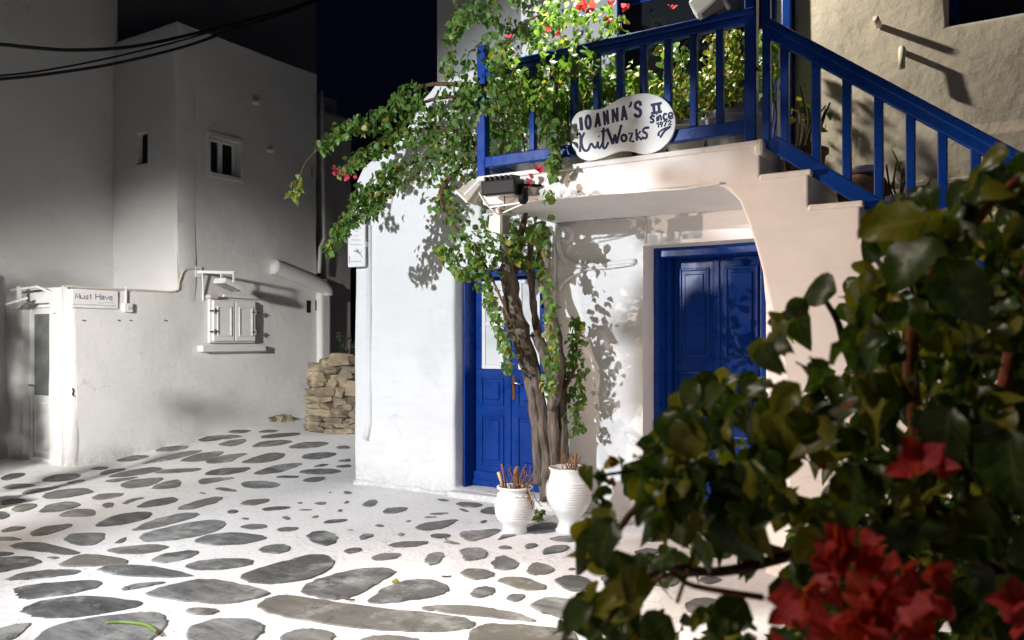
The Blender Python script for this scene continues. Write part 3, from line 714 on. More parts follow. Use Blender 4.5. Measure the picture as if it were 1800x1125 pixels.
# ---------------------------------------------------------------- the blue and white house
YW = 6.13; YS = 5.03; ZT = 2.688; ZB = 2.476
shop = thing('white_house', 'bright white house with royal blue doors, a balcony and an outside staircase', 'house', (-3.0, 7.0, 0))
def left_top(u):
    if u > -4.15: return 2.60
    P = [(-5.71, 3.08), (-5.62, 3.22), (-5.45, 3.30), (-5.15, 3.42), (-4.95, 3.62), (-4.80, 3.82), (-4.62, 3.93), (-4.15, 3.98)]
    for (a, b), (c, d) in zip(P, P[1:]):
        if a <= u <= c: return b + (d - b) * sstep((u - a) / (c - a)) if u > -5.6 else b + (d - b) * (u - a) / (c - a)
    return 3.98
wall_panel('front_wall', M['lime'], shop, 'Y', YW, -5.71, -4.15, -0.1, left_top, holes=[(-4.46, -4.15, 0.06, 2.12)], thick=0.36, bevel=0.04, rough=0.012, step=0.10)
wall_panel('front_wall', M['lime'], shop, 'Y', YW, -4.15, -1.25, -0.1, 2.62, holes=[(-4.15, -3.48, 0.06, 2.12), (-2.556, -1.55, 0.10, 2.23)], thick=0.36, bevel=0.0, rough=0.006)
MB().box((-5.68, 6.50, 0), (-4.9, 9.8, 3.05)).box((-4.899, 6.9, 0), (2.4, 9.8, 2.58)).build('rear_wall', M['lime'], shop)
MB().box((-5.71, 7.5, 2.585), (2.4, 9.8, 6.8)).build('upper_wall', M['lime_grey'], shop, bevel=0.03)
MB().box((-4.1, 6.14, 2.585), (-1.4, 7.49, 2.66)).build('terrace_floor', M['grey_plaster'], shop)
wall_panel('stair_back_wall', M['lime_rough'], shop, 'Y', YW, -1.37, 2.4, -0.1, 6.6, holes=[(-0.37, 0.75, 3.57, 4.7)], thick=0.36, bevel=0.03, rough=0.010, step=0.14)
wb = catmull([Vector((x, YW - 0.005 - 0.012 * math.sin(x * 5.1) , 0.0 + 0.012 * math.sin(x * 3.3))) for x in frange(-5.70, -4.50, 0.15)], 3, False)
MB().tube(wb, [0.035 + 0.012 * math.sin(i * 0.9) for i in range(len(wb))], 8).build('wall_foot', M['lime'], shop, smooth=True)
wb = catmull([Vector((x, YW - 0.005 - 0.012 * math.sin(x * 5.1) , 0.0 + 0.012 * math.sin(x * 3.3))) for x in frange(-3.25, -2.6, 0.13)], 3, False)
MB().tube(wb, [0.035 + 0.012 * math.sin(i * 0.9) for i in range(len(wb))], 8).build('wall_foot', M['lime'], shop, smooth=True)
# slim conduit-like pilaster low on the left wall
px_a, px_b = onY(650, 400, YW), onY(655, 780, YW)
MB().tube([(px_a.x, YW - 0.005, 2.62), (px_a.x, YW - 0.005, 0.62), (px_a.x - 0.03, YW - 0.03, 0.46)], 0.032, 10).build('downpipe', M['lime'], shop, smooth=True)
MB().box((px_a.x - 0.06, YW - 0.035, 0.47), (px_a.x - 0.02, YW + 0.01, 0.50)).build('pipe_outlet', M['rust'], shop)

# balcony slab and staircase, one cast body
def stair_outline(c):
    o = [(-3.39, ZB), (-1.62, ZB - 0.02), (-1.53, 2.42), (-1.455, 2.33), (-1.40, 2.18), (-1.36, 2.03), (-1.33, 1.88)]
    ch = [0, 0, 0, 0.005, 0.01, 0.015, 0.025]
    for z in (1.7, 1.5, 1.3, 1.1, 0.8, 0.4, -0.1):
        o.append((-1.315, z)); ch.append(0.03 + 0.14 * sstep((1.9 - z) / 0.8))
    n = len(o)
    xs = [2.25]; x, z = -1.325, ZT
    steps = [(x, z)]
    while z > 0.3:
        z2 = z - 0.2135
        steps += [(x, z2), (x + 0.287, z2)]; x += 0.287; z = z2
    steps += [(x, -0.1)]
    o += steps[::-1] + [(-3.41, ZT)]
    ch += [0] * (len(o) - n)
    return [(a + (b if c else 0), z) for (a, z), b in zip(o, ch)], steps
front, STEPS = stair_outline(True); full, _ = stair_outline(False)
m = MB(); N = len(front)
for ol, y in ((front, YS), (full, YS + 0.10), (full, YW - 0.004)): m.v += [(a, y, z) for a, z in ol]
m.f.append(tuple(range(N)))
m.f.append(tuple(2 * N + i for i in range(N))[::-1])
for L in range(2):
    for i in range(N):
        j = (i + 1) % N; m.f.append((L * N + j, L * N + i, (L + 1) * N + i, (L + 1) * N + j))
stairs = m.build('staircase', M['lime_warm_lit'], shop, bevel=0.012, bseg=2)
stairs.data.materials.append(M['lime'])
for p in stairs.data.polygons:                      # slab front edge and soffit are white, the stair flank's tint stands for warm light
    n = p.normal
    if p.vertices[0] < 3 * N and (n.z < -0.3 or n.x < -0.3): p.material_index = 1
MB().box((-3.43, YS - 0.02, ZT - 0.03), (-1.33, YS + 0.3, ZT + 0.006)).build('balcony_coping', M['chipped'], stairs, bevel=0.008)
k = 0
for i in range(1, len(STEPS) - 2, 2):
    (x, z) = STEPS[i]; x2 = STEPS[i + 1][0]
    MB().box((x + 0.003, YS - 0.015, z - 0.028), (x2 + 0.018, YW - 0.01, z + 0.006)).build('tread', M['chipped'], stairs, bevel=0.008)
    k += 1
MB().box((-1.36, YS - 0.018, 2.60), (-1.30, YS + 0.2, 2.702)).build('corner_stone', M['chipped'], stairs, bevel=0.02)

# blue doors --------------------------------------------------------------
def raised(parent, x0, x1, z0, z1, Y, name='panel'):
    """moulding frame with a raised field"""
    frame_on_y('moulding', Y, x0, x1, z0, z1, 0.022, 0.016, M['blue'], parent)
    MB().box((x0 + 0.05, Y - 0.014, z0 + 0.05), (x1 - 0.05, Y + 0.001, z1 - 0.05)).build(name, M['blue'], parent, bevel=0.012, bseg=1)
Y1 = 6.44
fr = MB().box((-4.458, Y1 - 0.17, 0.06), (-4.432, Y1 + 0.06, 2.12)).box((-3.612, Y1 - 0.17, 0.06), (-3.482, Y1 + 0.06, 2.12)).box((-4.431, Y1 - 0.17, 2.06), (-3.613, Y1 + 0.06, 2.12)).build('door_frame', M['blue'], shop, bevel=0.008)
for x0, x1, right in ((-4.428, -4.025, False), (-4.017, -3.615, True)):
    lf = MB().box((x0, Y1, 0.06), (x1, Y1 + 0.045, 1.18)).box((x0, Y1, 1.18), (x0 + 0.075, Y1 + 0.045, 2.055)).box((x1 - 0.075, Y1, 1.18), (x1, Y1 + 0.045, 2.055)).box((x0 + 0.075, Y1, 2.03), (x1 - 0.075, Y1 + 0.045, 2.055)).build('door', M['blue'], shop, bevel=0.005)
    lf['label'] = 'door leaf with the handle, right half of the glazed door' if right else 'left leaf of the glazed blue door'
    gx0, gx1 = x0 + 0.077, x1 - 0.077
    frame_on_y('pane_frame', Y1 + 0.02, gx0, gx1, 1.185, 2.028, 0.04, 0.022, M['white_paint'], lf)
    MB().box((gx0 + 0.041, Y1 + 0.0, 1.60), (gx1 - 0.041, Y1 + 0.019, 1.635)).build('glazing_bar', M['white_paint'], lf)
    for a, b in ((1.226, 1.599), (1.636, 1.987)):
        MB().box((gx0 + 0.041, Y1 + 0.012, a), (gx1 - 0.041, Y1 + 0.018, b)).build('pane', M['frosted'], lf)
    cx0, cx1 = x0 + 0.07, x1 - 0.07
    raised(lf, cx0, cx1, 0.84, 1.11, Y1)
    raised(lf, cx0, cx1, 0.26, 0.75, Y1)
    MB().box((x0 - 0.01, Y1 - 0.035, 0.062), (x1 + 0.004, Y1 - 0.001, 0.20)).build('kick_board', M['blue'], lf, bevel=0.012)
    MB().box((x0 - 0.012, Y1 - 0.05, 0.062), (x1 + 0.004, Y1 - 0.036, 0.12)).build('kick_board', M['blue'], lf, bevel=0.006)
    if right:
        MB().box((x0 + 0.008, Y1 - 0.008, 0.90), (x0 + 0.048, Y1 - 0.001, 1.13)).build('handle_plate', M['rust'], lf, bevel=0.004)
        MB().tube([(x0 + 0.028, Y1 - 0.005, 1.06), (x0 + 0.028, Y1 - 0.05, 1.06), (x0 + 0.06, Y1 - 0.055, 1.065), (x0 + 0.14, Y1 - 0.055, 1.05)], 0.009, 8).build('handle', M['steel'], lf, smooth=True)
    else:
        MB().box((x1 - 0.018, Y1 - 0.014, 0.062), (x1 + 0.012, Y1 - 0.001, 2.05)).build('astragal', M['blue'], lf, bevel=0.005)
MB().box((-4.47, YW - 0.10, -0.05), (-3.3, YW + 0.36, 0.055)).build('doorstep', M['lime'], shop, bevel=0.015)
Y2 = 6.60
MB().box((-2.554, Y2 - 0.25, 0.10), (-2.505, Y2 + 0.06, 2.228)).box((-1.67, Y2 - 0.25, 0.10), (-1.552, Y2 + 0.06, 2.228)).box((-2.504, Y2 - 0.25, 2.15), (-1.671, Y2 + 0.06, 2.228)).build('door_frame', M['blue'], shop, bevel=0.008)
MB().box((-2.504, Y2 - 0.10, 0.10), (-2.47, Y2 - 0.002, 2.149)).build('door_architrave', M['blue'], shop, bevel=0.008)
for x0, x1 in ((-2.468, -2.085), (-2.075, -1.675)):
    lf = MB().box((x0, Y2, 0.10), (x1, Y2 + 0.045, 2.148)).build('door', M['blue'], shop, bevel=0.005)
    lf['label'] = 'closed solid blue leaf of the right-hand door under the stairs'
    raised(lf, x0 + 0.05, x1 - 0.07, 1.32, 2.07, Y2)
    raised(lf, x0 + 0.05, x1 - 0.07, 0.75, 1.19, Y2)
    raised(lf, x0 + 0.05, x1 - 0.07, 0.24, 0.66, Y2)
    if x0 < -2.1: MB().box((x1 - 0.035, Y2 - 0.02, 0.105), (x1 + 0.02, Y2 - 0.001, 2.14)).build('astragal', M['blue'], lf, bevel=0.008)
MB().box((-2.556, YW - 0.05, -0.05), (-1.4, YW + 0.55, 0.095)).build('doorstep', M['lime_grey'], shop, bevel=0.015)

# blue door and window upstairs
ud = MB().box((-3.38, 7.42, 2.66), (-3.3, 7.499, 4.9)).box((-1.9, 7.42, 2.66), (-1.82, 7.499, 4.9)).box((-3.299, 7.42, 4.8), (-1.901, 7.499, 4.9)).build('terrace_door', M['blue'], shop, bevel=0.01)
MB().box((-3.299, 7.44, 2.66), (-1.901, 7.495, 4.799)).build('pane', M['glass'], ud)  # dark sheet standing for the unlit inside of the doorway
MB().box((-1.44, 6.06, 2.70), (-1.372, 6.30, 5.2)).build('jamb_board', M['blue'], shop, bevel=0.008)
MB().box((-3.62, 5.95, 2.662), (-3.44, 6.10, 5.2)).build('terrace_post', M['lime'], shop, bevel=0.02)
uw = frame_on_y('upper_window', YW + 0.22, -0.37, 0.75, 3.57, 4.7, 0.06, 0.05, M['blue'], shop)
MB().box((-0.31, YW + 0.21, 3.63), (0.69, YW + 0.215, 4.64)).build('pane', M['glass'], uw)
for px, py, L, dn in ((1545, 45, 0.28, 0), (1588, 92, 0.26, 0.14)):
    p = onY(px, py, YW - 0.012)
    pts = [p, p + Vector((0, -L * 0.5, 0))] if not dn else [p + Vector((0, 0.02, 0)), p + Vector((0, -0.09, 0)), p + Vector((0, -0.10, -dn))]
    MB().tube(pts, 0.022, 8).build('pipe_stub', M['lime_rough'], shop, smooth=True)
MB().box((-0.75, YW - 0.03, 2.50), (2.3, YW - 0.018, 2.54)).build('wall_ledge', M['lime_rough'], shop, bevel=0.008)

# railing: posts, rails, every baluster
YR = 5.10
rl = MB().box((-3.40, YR - 0.045, 3.50), (-1.36, YR + 0.045, 3.545)).box((-3.40, YR - 0.03, 3.452), (-1.36, YR + 0.03, 3.499)).build('railing', M['blue'], shop, bevel=0.01)
MB().box((-3.40, YR - 0.03, 2.765), (-1.36, YR + 0.03, 2.85)).build('bottom_rail', M['blue'], rl, bevel=0.008)
def post(x, z1, wd=0.075):
    MB().box((x - wd / 2, YR - wd / 2, ZT - 0.03), (x + wd / 2, YR + wd / 2, z1)).build('railing_post', M['blue'], rl, bevel=0.008)
post(-3.43, 3.70); post(-1.395, 4.6); post(-1.30, 4.6, 0.05)
for px in (937, 974, 1010, 1050, 1091, 1132, 1175, 1220, 1266):
    x = onY(px, 200, YR).x
    MB().box((x - 0.024, YR - 0.024, 2.851), (x + 0.024, YR + 0.024, 3.451)).build('baluster', M['blue'], rl, bevel=0.006)
SL = -0.755
def hand(x): return 3.44 + SL * (x + 1.30)
def foot(x): return 2.71 + SL * (x + 1.30)
MB().beam((-1.30, YR, hand(-1.30)), (2.0, YR, hand(2.0)), 0.085, 0.05).beam((-1.30, YR, hand(-1.30) - 0.058), (2.0, YR, hand(2.0) - 0.058), 0.055, 0.062).build('stair_handrail', M['blue'], rl, bevel=0.008)
MB().beam((-1.28, YR, foot(-1.28)), (2.0, YR, foot(2.0)), 0.055, 0.095).build('stair_bottom_rail', M['blue'], rl, bevel=0.008)
bx = [onY(px, 250, YR).x for px in (1380, 1435, 1489, 1545, 1601, 1657, 1715, 1774)]
while bx[-1] < 1.9: bx.append(bx[-1] + 0.195)
for x in bx:
    MB().box((x - 0.025, YR - 0.024, foot(x) + 0.04), (x + 0.025, YR + 0.024, hand(x) - 0.07)).build('baluster', M['blue'], rl, bevel=0.006)
post(2.02, hand(2.0) + 0.1)
MB().beam((-3.43, YR + 0.04, 3.50), (-3.43, 7.49, 3.50), 0.05, 0.05).beam((-3.43, YR + 0.04, 2.80), (-3.43, 7.49, 2.80), 0.05, 0.07).build('side_rail', M['blue'], rl, bevel=0.006)

# ---------------------------------------------------------------- dry stone wall in the alley: every stone of the visible end a part
dsw = thing('dry_stone_wall', 'low dry stone wall of brown fieldstones beside the bright white house corner', 'wall', (-7.4, 7.9, 0.15))
srng = random.Random(21)
def rock(c, hx, hy, hz, name='stone', mat=None, parent=None, n=None):
    """irregular angular stone: a beaten icosphere-like block"""
    bm = bmesh.new()
    bmesh.ops.create_cube(bm, size=2)
    bmesh.ops.subdivide_edges(bm, edges=bm.edges, cuts=1, use_grid_fill=True)
    rot = Euler((srng.uniform(-0.12, 0.12), srng.uniform(-0.14, 0.14), srng.uniform(-0.2, 0.2))).to_matrix()
    for v in bm.verts:
        q = v.co.copy(); L = q.length
        q = q * (0.80 + 0.25 / max(1, L))
        q += Vector((srng.uniform(-1, 1), srng.uniform(-1, 1), srng.uniform(-1, 1))) * 0.20
        v.co = rot @ Vector((q.x * hx, q.y * hy, q.z * hz))
    me = bpy.data.meshes.new(name); bm.to_mesh(me); bm.free()
    me.materials.append(mat or M['field'])
    o = put(bpy.data.objects.new(name, me), parent)
    root = parent
    o.location = Vector(c) - (ORG[root.name] if root else Vector((0, 0, 0)))
    bv = o.modifiers.new('bevel', 'BEVEL'); bv.width = min(hx, hz) * 0.12; bv.segments = 1; bv.limit_method = 'ANGLE'; bv.angle_limit = R2(20)
    return o
zc = ground_z(-7.9, 7.7)
row = 0
while zc < 1.14:
    hz = srng.uniform(0.030, 0.062)
    x = -7.98 + srng.uniform(0, 0.06) + zc * 0.06
    while x < -6.4:
        hx = srng.uniform(0.08, 0.19)
        if zc > 1.04 and x < -7.72: x += hx; continue
        rock((x + hx, 7.72 + srng.uniform(-0.03, 0.03) + (x + 7.95) * 0.12, zc + hz), hx * 1.06, 0.17, hz * 1.16, parent=dsw)
        x += hx * 2 * 0.98
    y = 7.95
    while y < 9.0:                                    # the end face runs back along the alley
        hy = srng.uniform(0.10, 0.2)
        rock((-7.86 + srng.uniform(-0.03, 0.03) + zc * 0.06, y + hy, zc + hz), 0.14, hy * 1.05, hz * 1.16, parent=dsw)
        y += hy * 2
    zc += hz * 2 * 0.98
MB().box((-7.74, 7.82, 0.0), (-6.4, 9.2, 1.02)).build('rubble_core', M['soil'], dsw)
for px, py, s in ((560, 648, 0.13), (596, 660, 0.20), (600, 634, 0.16), (578, 642, 0.10)):
    p = onY(px, py, 7.72)
    o = rock((p.x, 7.80, p.z), s * 1.2, 0.14, s * 0.55, parent=dsw)
for i, (px, py, s, lb) in enumerate(((478, 741, 0.09, 'dark loose stone at the foot of the grey house wall'), (497, 741, 0.10, 'brown loose stone next to the dark leafy weed by the grey wall'))):
    p = onG(px, py)
    o = rock((p.x, p.y, p.z + s * 0.35), s * 1.1, s, s * 0.55, 'loose_stone')
    tag(o, lb, 'stone', 'loose stones by the grey wall')

# ---------------------------------------------------------------- signs, lamps, cables
def strokes(mb, P, lst, closed=False):
    """painted strokes: P maps sign units to world; lst = [(width, points)]"""
    return mb
class SignFace:
    def __init__(s, fn, nrm): s.fn = fn; s.n = Vector(nrm)
    def paint(s, mb, wd, pts, smooth=False, seg=8, bold=None):
        P = [s.fn(*p) for p in pts]
        if smooth: P = catmull(P, 4, False)
        if len(P) == 2: P = [P[0], (P[0] + P[1]) / 2, P[1]]
        k = (s.fn(1000, 0) - s.fn(0, 0)).length / 1000
        r = wd * k / 2 * (bold or (1.02 if wd >= 34 else 1.2))
        # round ends
        d0 = (P[0] - P[1]).normalized(); d1 = (P[-1] - P[-2]).normalized()
        P = [P[0] + d0 * r * 0.25] + P + [P[-1] + d1 * r * 0.25]
        mb.tube(P, [r * 0.75] + [r] * (len(P) - 2) + [r * 0.75], seg, flat=(s.n, min(1.0, 0.0016 / r)))
# main sign
S1 = 8.038
YG = 5.035
def s_main(x, y):
    return onY(990 + x / S1, 150 + y / S1, YG)
sign = thing('shop_sign', 'white cloud-shaped board lettered in navy hanging on the blue balcony railing', 'sign', onY(1100, 282, YG))
outl = [(100, 620), (130, 480), (200, 390), (310, 345), (450, 345), (560, 322), (680, 250), (830, 170), (1000, 125), (1180, 112), (1340, 150), (1470, 240), (1550, 360), (1585, 500), (1570, 640), (1500, 780), (1380, 900), (1230, 965), (1100, 970), (980, 935), (860, 925), (740, 950), (600, 1010), (460, 1055), (320, 1060), (200, 990), (130, 870), (100, 740)]
pl = catmull([s_main(*p) for p in outl], 3)
n = len(pl); mb = MB()
ctr = sum(pl, Vector()) / n
v = [p for p in pl] + [p + Vector((0, 0.022, 0)) for p in pl]
f = [tuple(range(n)), tuple(n + i for i in range(n))[::-1]] + [((i + 1) % n, i, n + i, n + (i + 1) % n) for i in range(n)]
mb.add(v, f).build('board', M['sign_white'], sign, bevel=0.004)
lm = MB(); SF = SignFace(lambda x, y: s_main(x, y) + Vector((0, -0.0006, 0)), (0, -1, 0))
def ell(cx, cy, rx, ry, sk=0.0, n=18):
    return [(cx + rx * math.cos(2 * math.pi * i / n) + sk * math.sin(2 * math.pi * i / n), cy + ry * math.sin(2 * math.pi * i / n)) for i in range(n + 1)]
for wd, pts, sm in (
    (50, [(245, 458), (262, 630)], 0), (40, ell(352, 520, 32, 90, 4), 0),
    (34, [(456, 590), (488, 395)], 0), (34, [(488, 395), (522, 575)], 0), (30, [(470, 530), (512, 522)], 0),
    (34, [(588, 560), (572, 370)], 0), (34, [(572, 370), (638, 545)], 0), (34, [(638, 545), (622, 352)], 0),
    (34, [(706, 525), (698, 340)], 0), (34, [(698, 340), (768, 508)], 0), (34, [(768, 508), (762, 318)], 0),
    (34, [(832, 495), (852, 292)], 0), (34, [(852, 292), (900, 484)], 0), (30, [(845, 432), (885, 424)], 0),
    (26, [(955, 240), (958, 268), (932, 308)], 1),
    (40, [(1094, 285), (1085, 245), (1050, 238), (1020, 265), (1024, 315), (1070, 340), (1094, 375), (1086, 425), (1050, 440), (1020, 425), (1014, 405)], 1),
    (32, [(1278, 290), (1286, 385)], 0), (32, [(1350, 272), (1358, 372)], 0), (28, [(1240, 279), (1390, 252)], 0), (28, [(1246, 399), (1392, 372)], 0),
    (22, [(1290, 445), (1262, 432), (1232, 455), (1275, 490), (1268, 522), (1228, 518)], 1), (22, [(1324, 445), (1330, 508)], 0), (24, [(1320, 412), (1322, 418)], 0),
    (20, [(1352, 498), (1346, 432)], 0), (20, [(1348, 450), (1372, 424), (1388, 494)], 1), (22, [(1464, 412), (1432, 404), (1416, 450), (1440, 488), (1472, 474)], 1),
    (20, [(1494, 440), (1546, 424), (1526, 386), (1494, 402), (1492, 450), (1520, 468), (1552, 450)], 1),
    (18, [(1318, 545), (1342, 525), (1348, 595)], 0), (16, [(1404, 530), (1378, 520), (1370, 545), (1394, 552), (1404, 530), (1386, 590)], 1), (18, [(1418, 512), (1464, 503), (1430, 580)], 0), (17, [(1480, 515), (1506, 492), (1522, 512), (1484, 562), (1530, 552)], 0),
    (20, [(1518, 582), (1425, 615), (1352, 668), (1344, 712)], 1), (24, [(1505, 592), (1430, 650), (1372, 738)], 1), (16, [(1352, 675), (1356, 715)], 0),
    (30, [(192, 705), (225, 682), (246, 735), (238, 940)], 1), (28, [(300, 672), (262, 760), (268, 860), (300, 918), (350, 915), (378, 850), (402, 822)], 1),
    (24, [(402, 822), (432, 868), (462, 880), (488, 800)], 1), (26, [(490, 798), (496, 868), (524, 878), (560, 800)], 1), (26, [(504, 718), (507, 725)], 0),
    (28, [(572, 602), (564, 860), (600, 882), (636, 805)], 1), (24, [(540, 652), (602, 640)], 0),
    (32, [(622, 612), (702, 825)], 0), (30, [(702, 825), (732, 695)], 0), (30, [(732, 695), (756, 818)], 0), (30, [(756, 818), (820, 562)], 0),
    (26, ell(858, 745, 36, 46), 0), (24, [(930, 682), (978, 676), (940, 785), (1000, 795)], 0), (26, [(1032, 622), (1042, 778)], 0), (24, [(1092, 650), (1046, 712), (1112, 770)], 0),
    (26, [(1212, 598), (1150, 606), (1130, 650), (1180, 690), (1172, 745), (1112, 738)], 1)):
    SF.paint(lm, wd, pts, bool(sm))
lm.build('lettering', M['ink'], sign)
for px in (1050, 1132):
    p = onY(px, 200, YG + 0.02)
    MB().tube([p + Vector((0, 0.005, 0)), p + Vector((0, 0.09, 0.05))], 0.003, 5).build('hanging_wire', M['pole_metal'], sign)
# narrow vertical sign at the white corner
YV = 6.04
vs = thing('wall_sign', 'narrow upright white sign with faint handwritten lines on the left corner of the white house', 'sign', onY(626, 468, YV))
a, b = onY(611.5, 362, YV), onY(641, 468, YV)
MB().box((a.x, YV, b.z), (b.x, YV + 0.02, a.z)).build('board', M['white_paint'], vs, bevel=0.003)
MB().box((a.x + 0.1, YV + 0.02, b.z + 0.2), (b.x - 0.01, YW + 0.02, b.z + 0.25)).build('bracket', M['white_paint'], vs)
S2 = 8.65
VF = SignFace(lambda x, y: onY(600 + x / S2, 350 + y / S2, YV - 0.0006), (0, -1, 0))
GL = {'I': [[(.5, 0), (.5, 1)]], 'O': [[(.5, 0), (.1, .2), (0, .5), (.1, .8), (.5, 1), (.9, .8), (1, .5), (.9, .2), (.5, 0)]], 'A': [[(0, 1), (.5, 0), (1, 1)], [(.2, .62), (.8, .62)]],
      'N': [[(0, 1), (0, 0), (1, 1), (1, 0)]], "'": [[(.5, 0), (.4, .25)]], 'S': [[(1, .12), (.5, 0), (.05, .2), (.3, .45), (.9, .62), (.8, .95), (.3, 1), (0, .85)]],
      'C': [[(1, .15), (.5, 0), (.05, .4), (.1, .8), (.55, 1), (1, .85)]], 'U': [[(0, 0), (.03, .75), (.5, 1), (.97, .75), (1, 0)]], 'L': [[(0, 0), (0, 1), (.9, 1)]],
      'M': [[(0, 1), (.12, 0), (.5, .85), (.88, 0), (1, 1)]], 'H': [[(0, 0), (0, 1)], [(1, 0), (1, 1)], [(0, .5), (1, .5)]],
      'u': [[(0, .35), (.02, .85), (.45, 1), (.9, .85)], [(.95, .35), (.95, 1)]], 's': [[(.85, .42), (.4, .35), (.1, .5), (.8, .78), (.7, .98), (.05, .95)]],
      't': [[(.45, .05), (.45, .85), (.8, 1)], [(.1, .35), (.85, .35)]], 'a': [[(.1, .45), (.5, .33), (.9, .5), (.9, 1)], [(.9, .62), (.3, .65), (.05, .82), (.35, 1), (.9, .88)]],
      'v': [[(0, .35), (.5, 1), (1, .35)]], 'e': [[(.05, .66), (.95, .62), (.75, .38), (.4, .35), (.05, .6), (.2, .92), (.6, 1), (.95, .88)]]}
def write(face, mb, txt, x, y, w, h, gap, wd, sl=0.0, narrow="I'"):
    for ch in txt:
        if ch == ' ': x += w * 0.8; continue
        cw = w * (0.45 if ch in "I't" else 1.0) * (0.85 if ch.islower() else 1.0)
        for st in GL[ch]:
            face.paint(mb, wd, [(x + u * cw, y + t * h + sl * (x + u * cw)) for u, t in st], seg=6)
        x += cw + gap
mb = MB()
write(VF, mb, "IOANNA'S", 108, 138, 24, 34, 7, 6, -0.06); write(VF, mb, 'CASUALS', 104, 240, 25, 40, 8, 6, -0.06)
mb.build('lettering', M['grey_ink'], vs)
mb = MB(); r_ = random.Random(3)
for x0, x1, y in ((150, 300, 345), (140, 270, 450), (200, 280, 400), (200, 250, 492), (195, 255, 560), (165, 285, 622), (150, 300, 690), (150, 300, 950)):
    x = x0
    while x < x1:
        q = r_.uniform(10, 18)
        VF.paint(mb, 4, [(x + t * q, y + r_.uniform(-12, 12)) for t in (0, .35, .7, 1)], True, 5); x += q + 4
mb.build('lettering', M['pale_ink'], vs)
mb = MB()
VF.paint(mb, 6, [(185, 785), (235, 800), (280, 830), (320, 880)], True)
for i in range(9): VF.paint(mb, 4, [(215 + i * 9, 800 + i * 5), (225 + i * 8 + r_.uniform(-20, 20), 750 + r_.uniform(-15, 30) + i * 3)])
mb.build('twig_drawing', M['grey_ink'], vs)
mb = MB(); VF.paint(mb, 5, [(124, 975), (124, 885)]); VF.paint(mb, 14, [(124, 890), (124, 878)])
mb.build('arrow', M['blue_ink'], vs)
# sign on the annex
ms = thing('annex_sign', 'flat white sign reading Must Have in thin grey letters on the grey annex wall', 'sign', onX(166, 545, XA))
a, b = onX(125.5, 506, XA), onX(205.5, 543, XA)
XF = XA + 0.022
MB().box((XA + 0.002, a.y, b.z), (XF, b.y, a.z - 0.01)).build('board', M['white_paint'], ms, bevel=0.003)
S3 = 12.857
MF = SignFace(lambda x, y: onX(110 + x / S3, 490 + y / S3, XF + 0.0006), (1, 0, 0))
mb = MB()
write(MF, mb, 'Must', 292, 312, 100, 120, 18, 17, 0.05); write(MF, mb, 'Have', 750, 300, 95, 125, 16, 17, 0.05)
mb.build('lettering', M['grey_ink'], ms)
mb = MB()
MF.paint(mb, 10, [(205, 574), (1225, 610)]); MF.paint(mb, 5, [(205, 655), (1225, 690)])
for x0, x1, y in ((800, 1150, 545), (940, 1160, 640)):
    x = x0
    while x < x1:
        MF.paint(mb, 9, [(x, y + r_.uniform(-10, 10)), (x + 14, y + r_.uniform(-12, 12)), (x + 26, y + r_.uniform(-10, 10))], False, 5); x += 40
mb.build('lettering', M['pale_ink'], ms)

# unlit lamps on the buildings
al = thing('wall_lamp', 'white floodlight hanging from a long bracket above the shuttered hatch', 'lamp', onX(348, 478, XA))
p = onX(348, 478, XA); tip = Vector((XA + 0.62, p.y + 0.10, p.z - 0.03))
MB().beam(p, tip, 0.035, 0.035).beam(p + Vector((0, 0.08, -0.38)), p.lerp(tip, 0.12), 0.016, 0.016).build('lamp_arm', M['white_paint'], al)
MB().box((XA, p.y - 0.05, p.z - 0.07), (XA + 0.015, p.y + 0.05, p.z + 0.07)).build('wall_plate', M['white_paint'], al)
q = p.lerp(tip, 0.80)
MB().beam(q + Vector((-0.12, 0, 0)), q + Vector((-0.12, 0, -0.13)), 0.02, 0.025, (0, 1, 0)).beam(q + Vector((0.12, 0, 0)), q + Vector((0.12, 0, -0.13)), 0.02, 0.025, (0, 1, 0)).build('yoke', M['white_paint'], al)
MB().obox(q + Vector((0, 0.02, -0.16)), (0.115, 0, 0.0), (0, 0.15, -0.05), (0, 0.012, 0.032)).build('lamp_head', M['white_paint'], al, bevel=0.008)
MB().obox(q + Vector((0, 0.008, -0.196)), (0.10, 0, 0.0), (0, 0.13, -0.043), (0, 0.0015, 0.004)).build('lamp_glass', M['lens'], al)
al = thing('wall_lamp', 'small white floodlight bracket above the glazed annex door', 'lamp', (-9.95, 5.16, 1.98))
MB().tube([(-10.15, 5.17, 2.0), (-10.15, 4.98, 2.06), (-9.55, 4.98, 2.08), (-9.52, 5.17, 2.0)], 0.016, 6).build('bracket_arm', M['white_paint'], al)
MB().box((-9.98, 4.965, 1.95), (-9.93, 5.0, 2.10)).obox((-9.95, 4.95, 1.92), (0.14, 0, 0.02), (0, 0.06, 0.02), (0, -0.004, 0.012)).build('lamp_head', M['white_paint'], al, bevel=0.004)
def jbox(px, py, X, s, lb):
    p = onX(px, py, X); t = thing('junction_box', lb, 'electrical box', p, 'electrical boxes on the annex')
    MB().box((X + 0.001, p.y - s, p.z - s), (X + 0.05, p.y + s, p.z + s)).build('box', M['white_paint'], t, bevel=0.006)
    MB().tube([(X + 0.05, p.y + 0.01, p.z), (X + 0.054, p.y + 0.01, p.z)], s * 0.5, 12).build('cover', M['cream_plastic'], t)
    MB().tube([(X + 0.02, p.y - s * 0.3, p.z + s), (X + 0.02, p.y - s * 0.3, p.z + s + 0.2)], 0.012, 6).build('conduit', M['white_paint'], t)
jbox(222, 541, XA, 0.055, 'white electrical box under a conduit right of the lettered annex sign')
bx_ = thing('junction_box', 'white electrical box beside the glazed annex door, left of the corner', 'electrical box', onX(97, 545, XA - 0.2), 'electrical boxes on the annex')
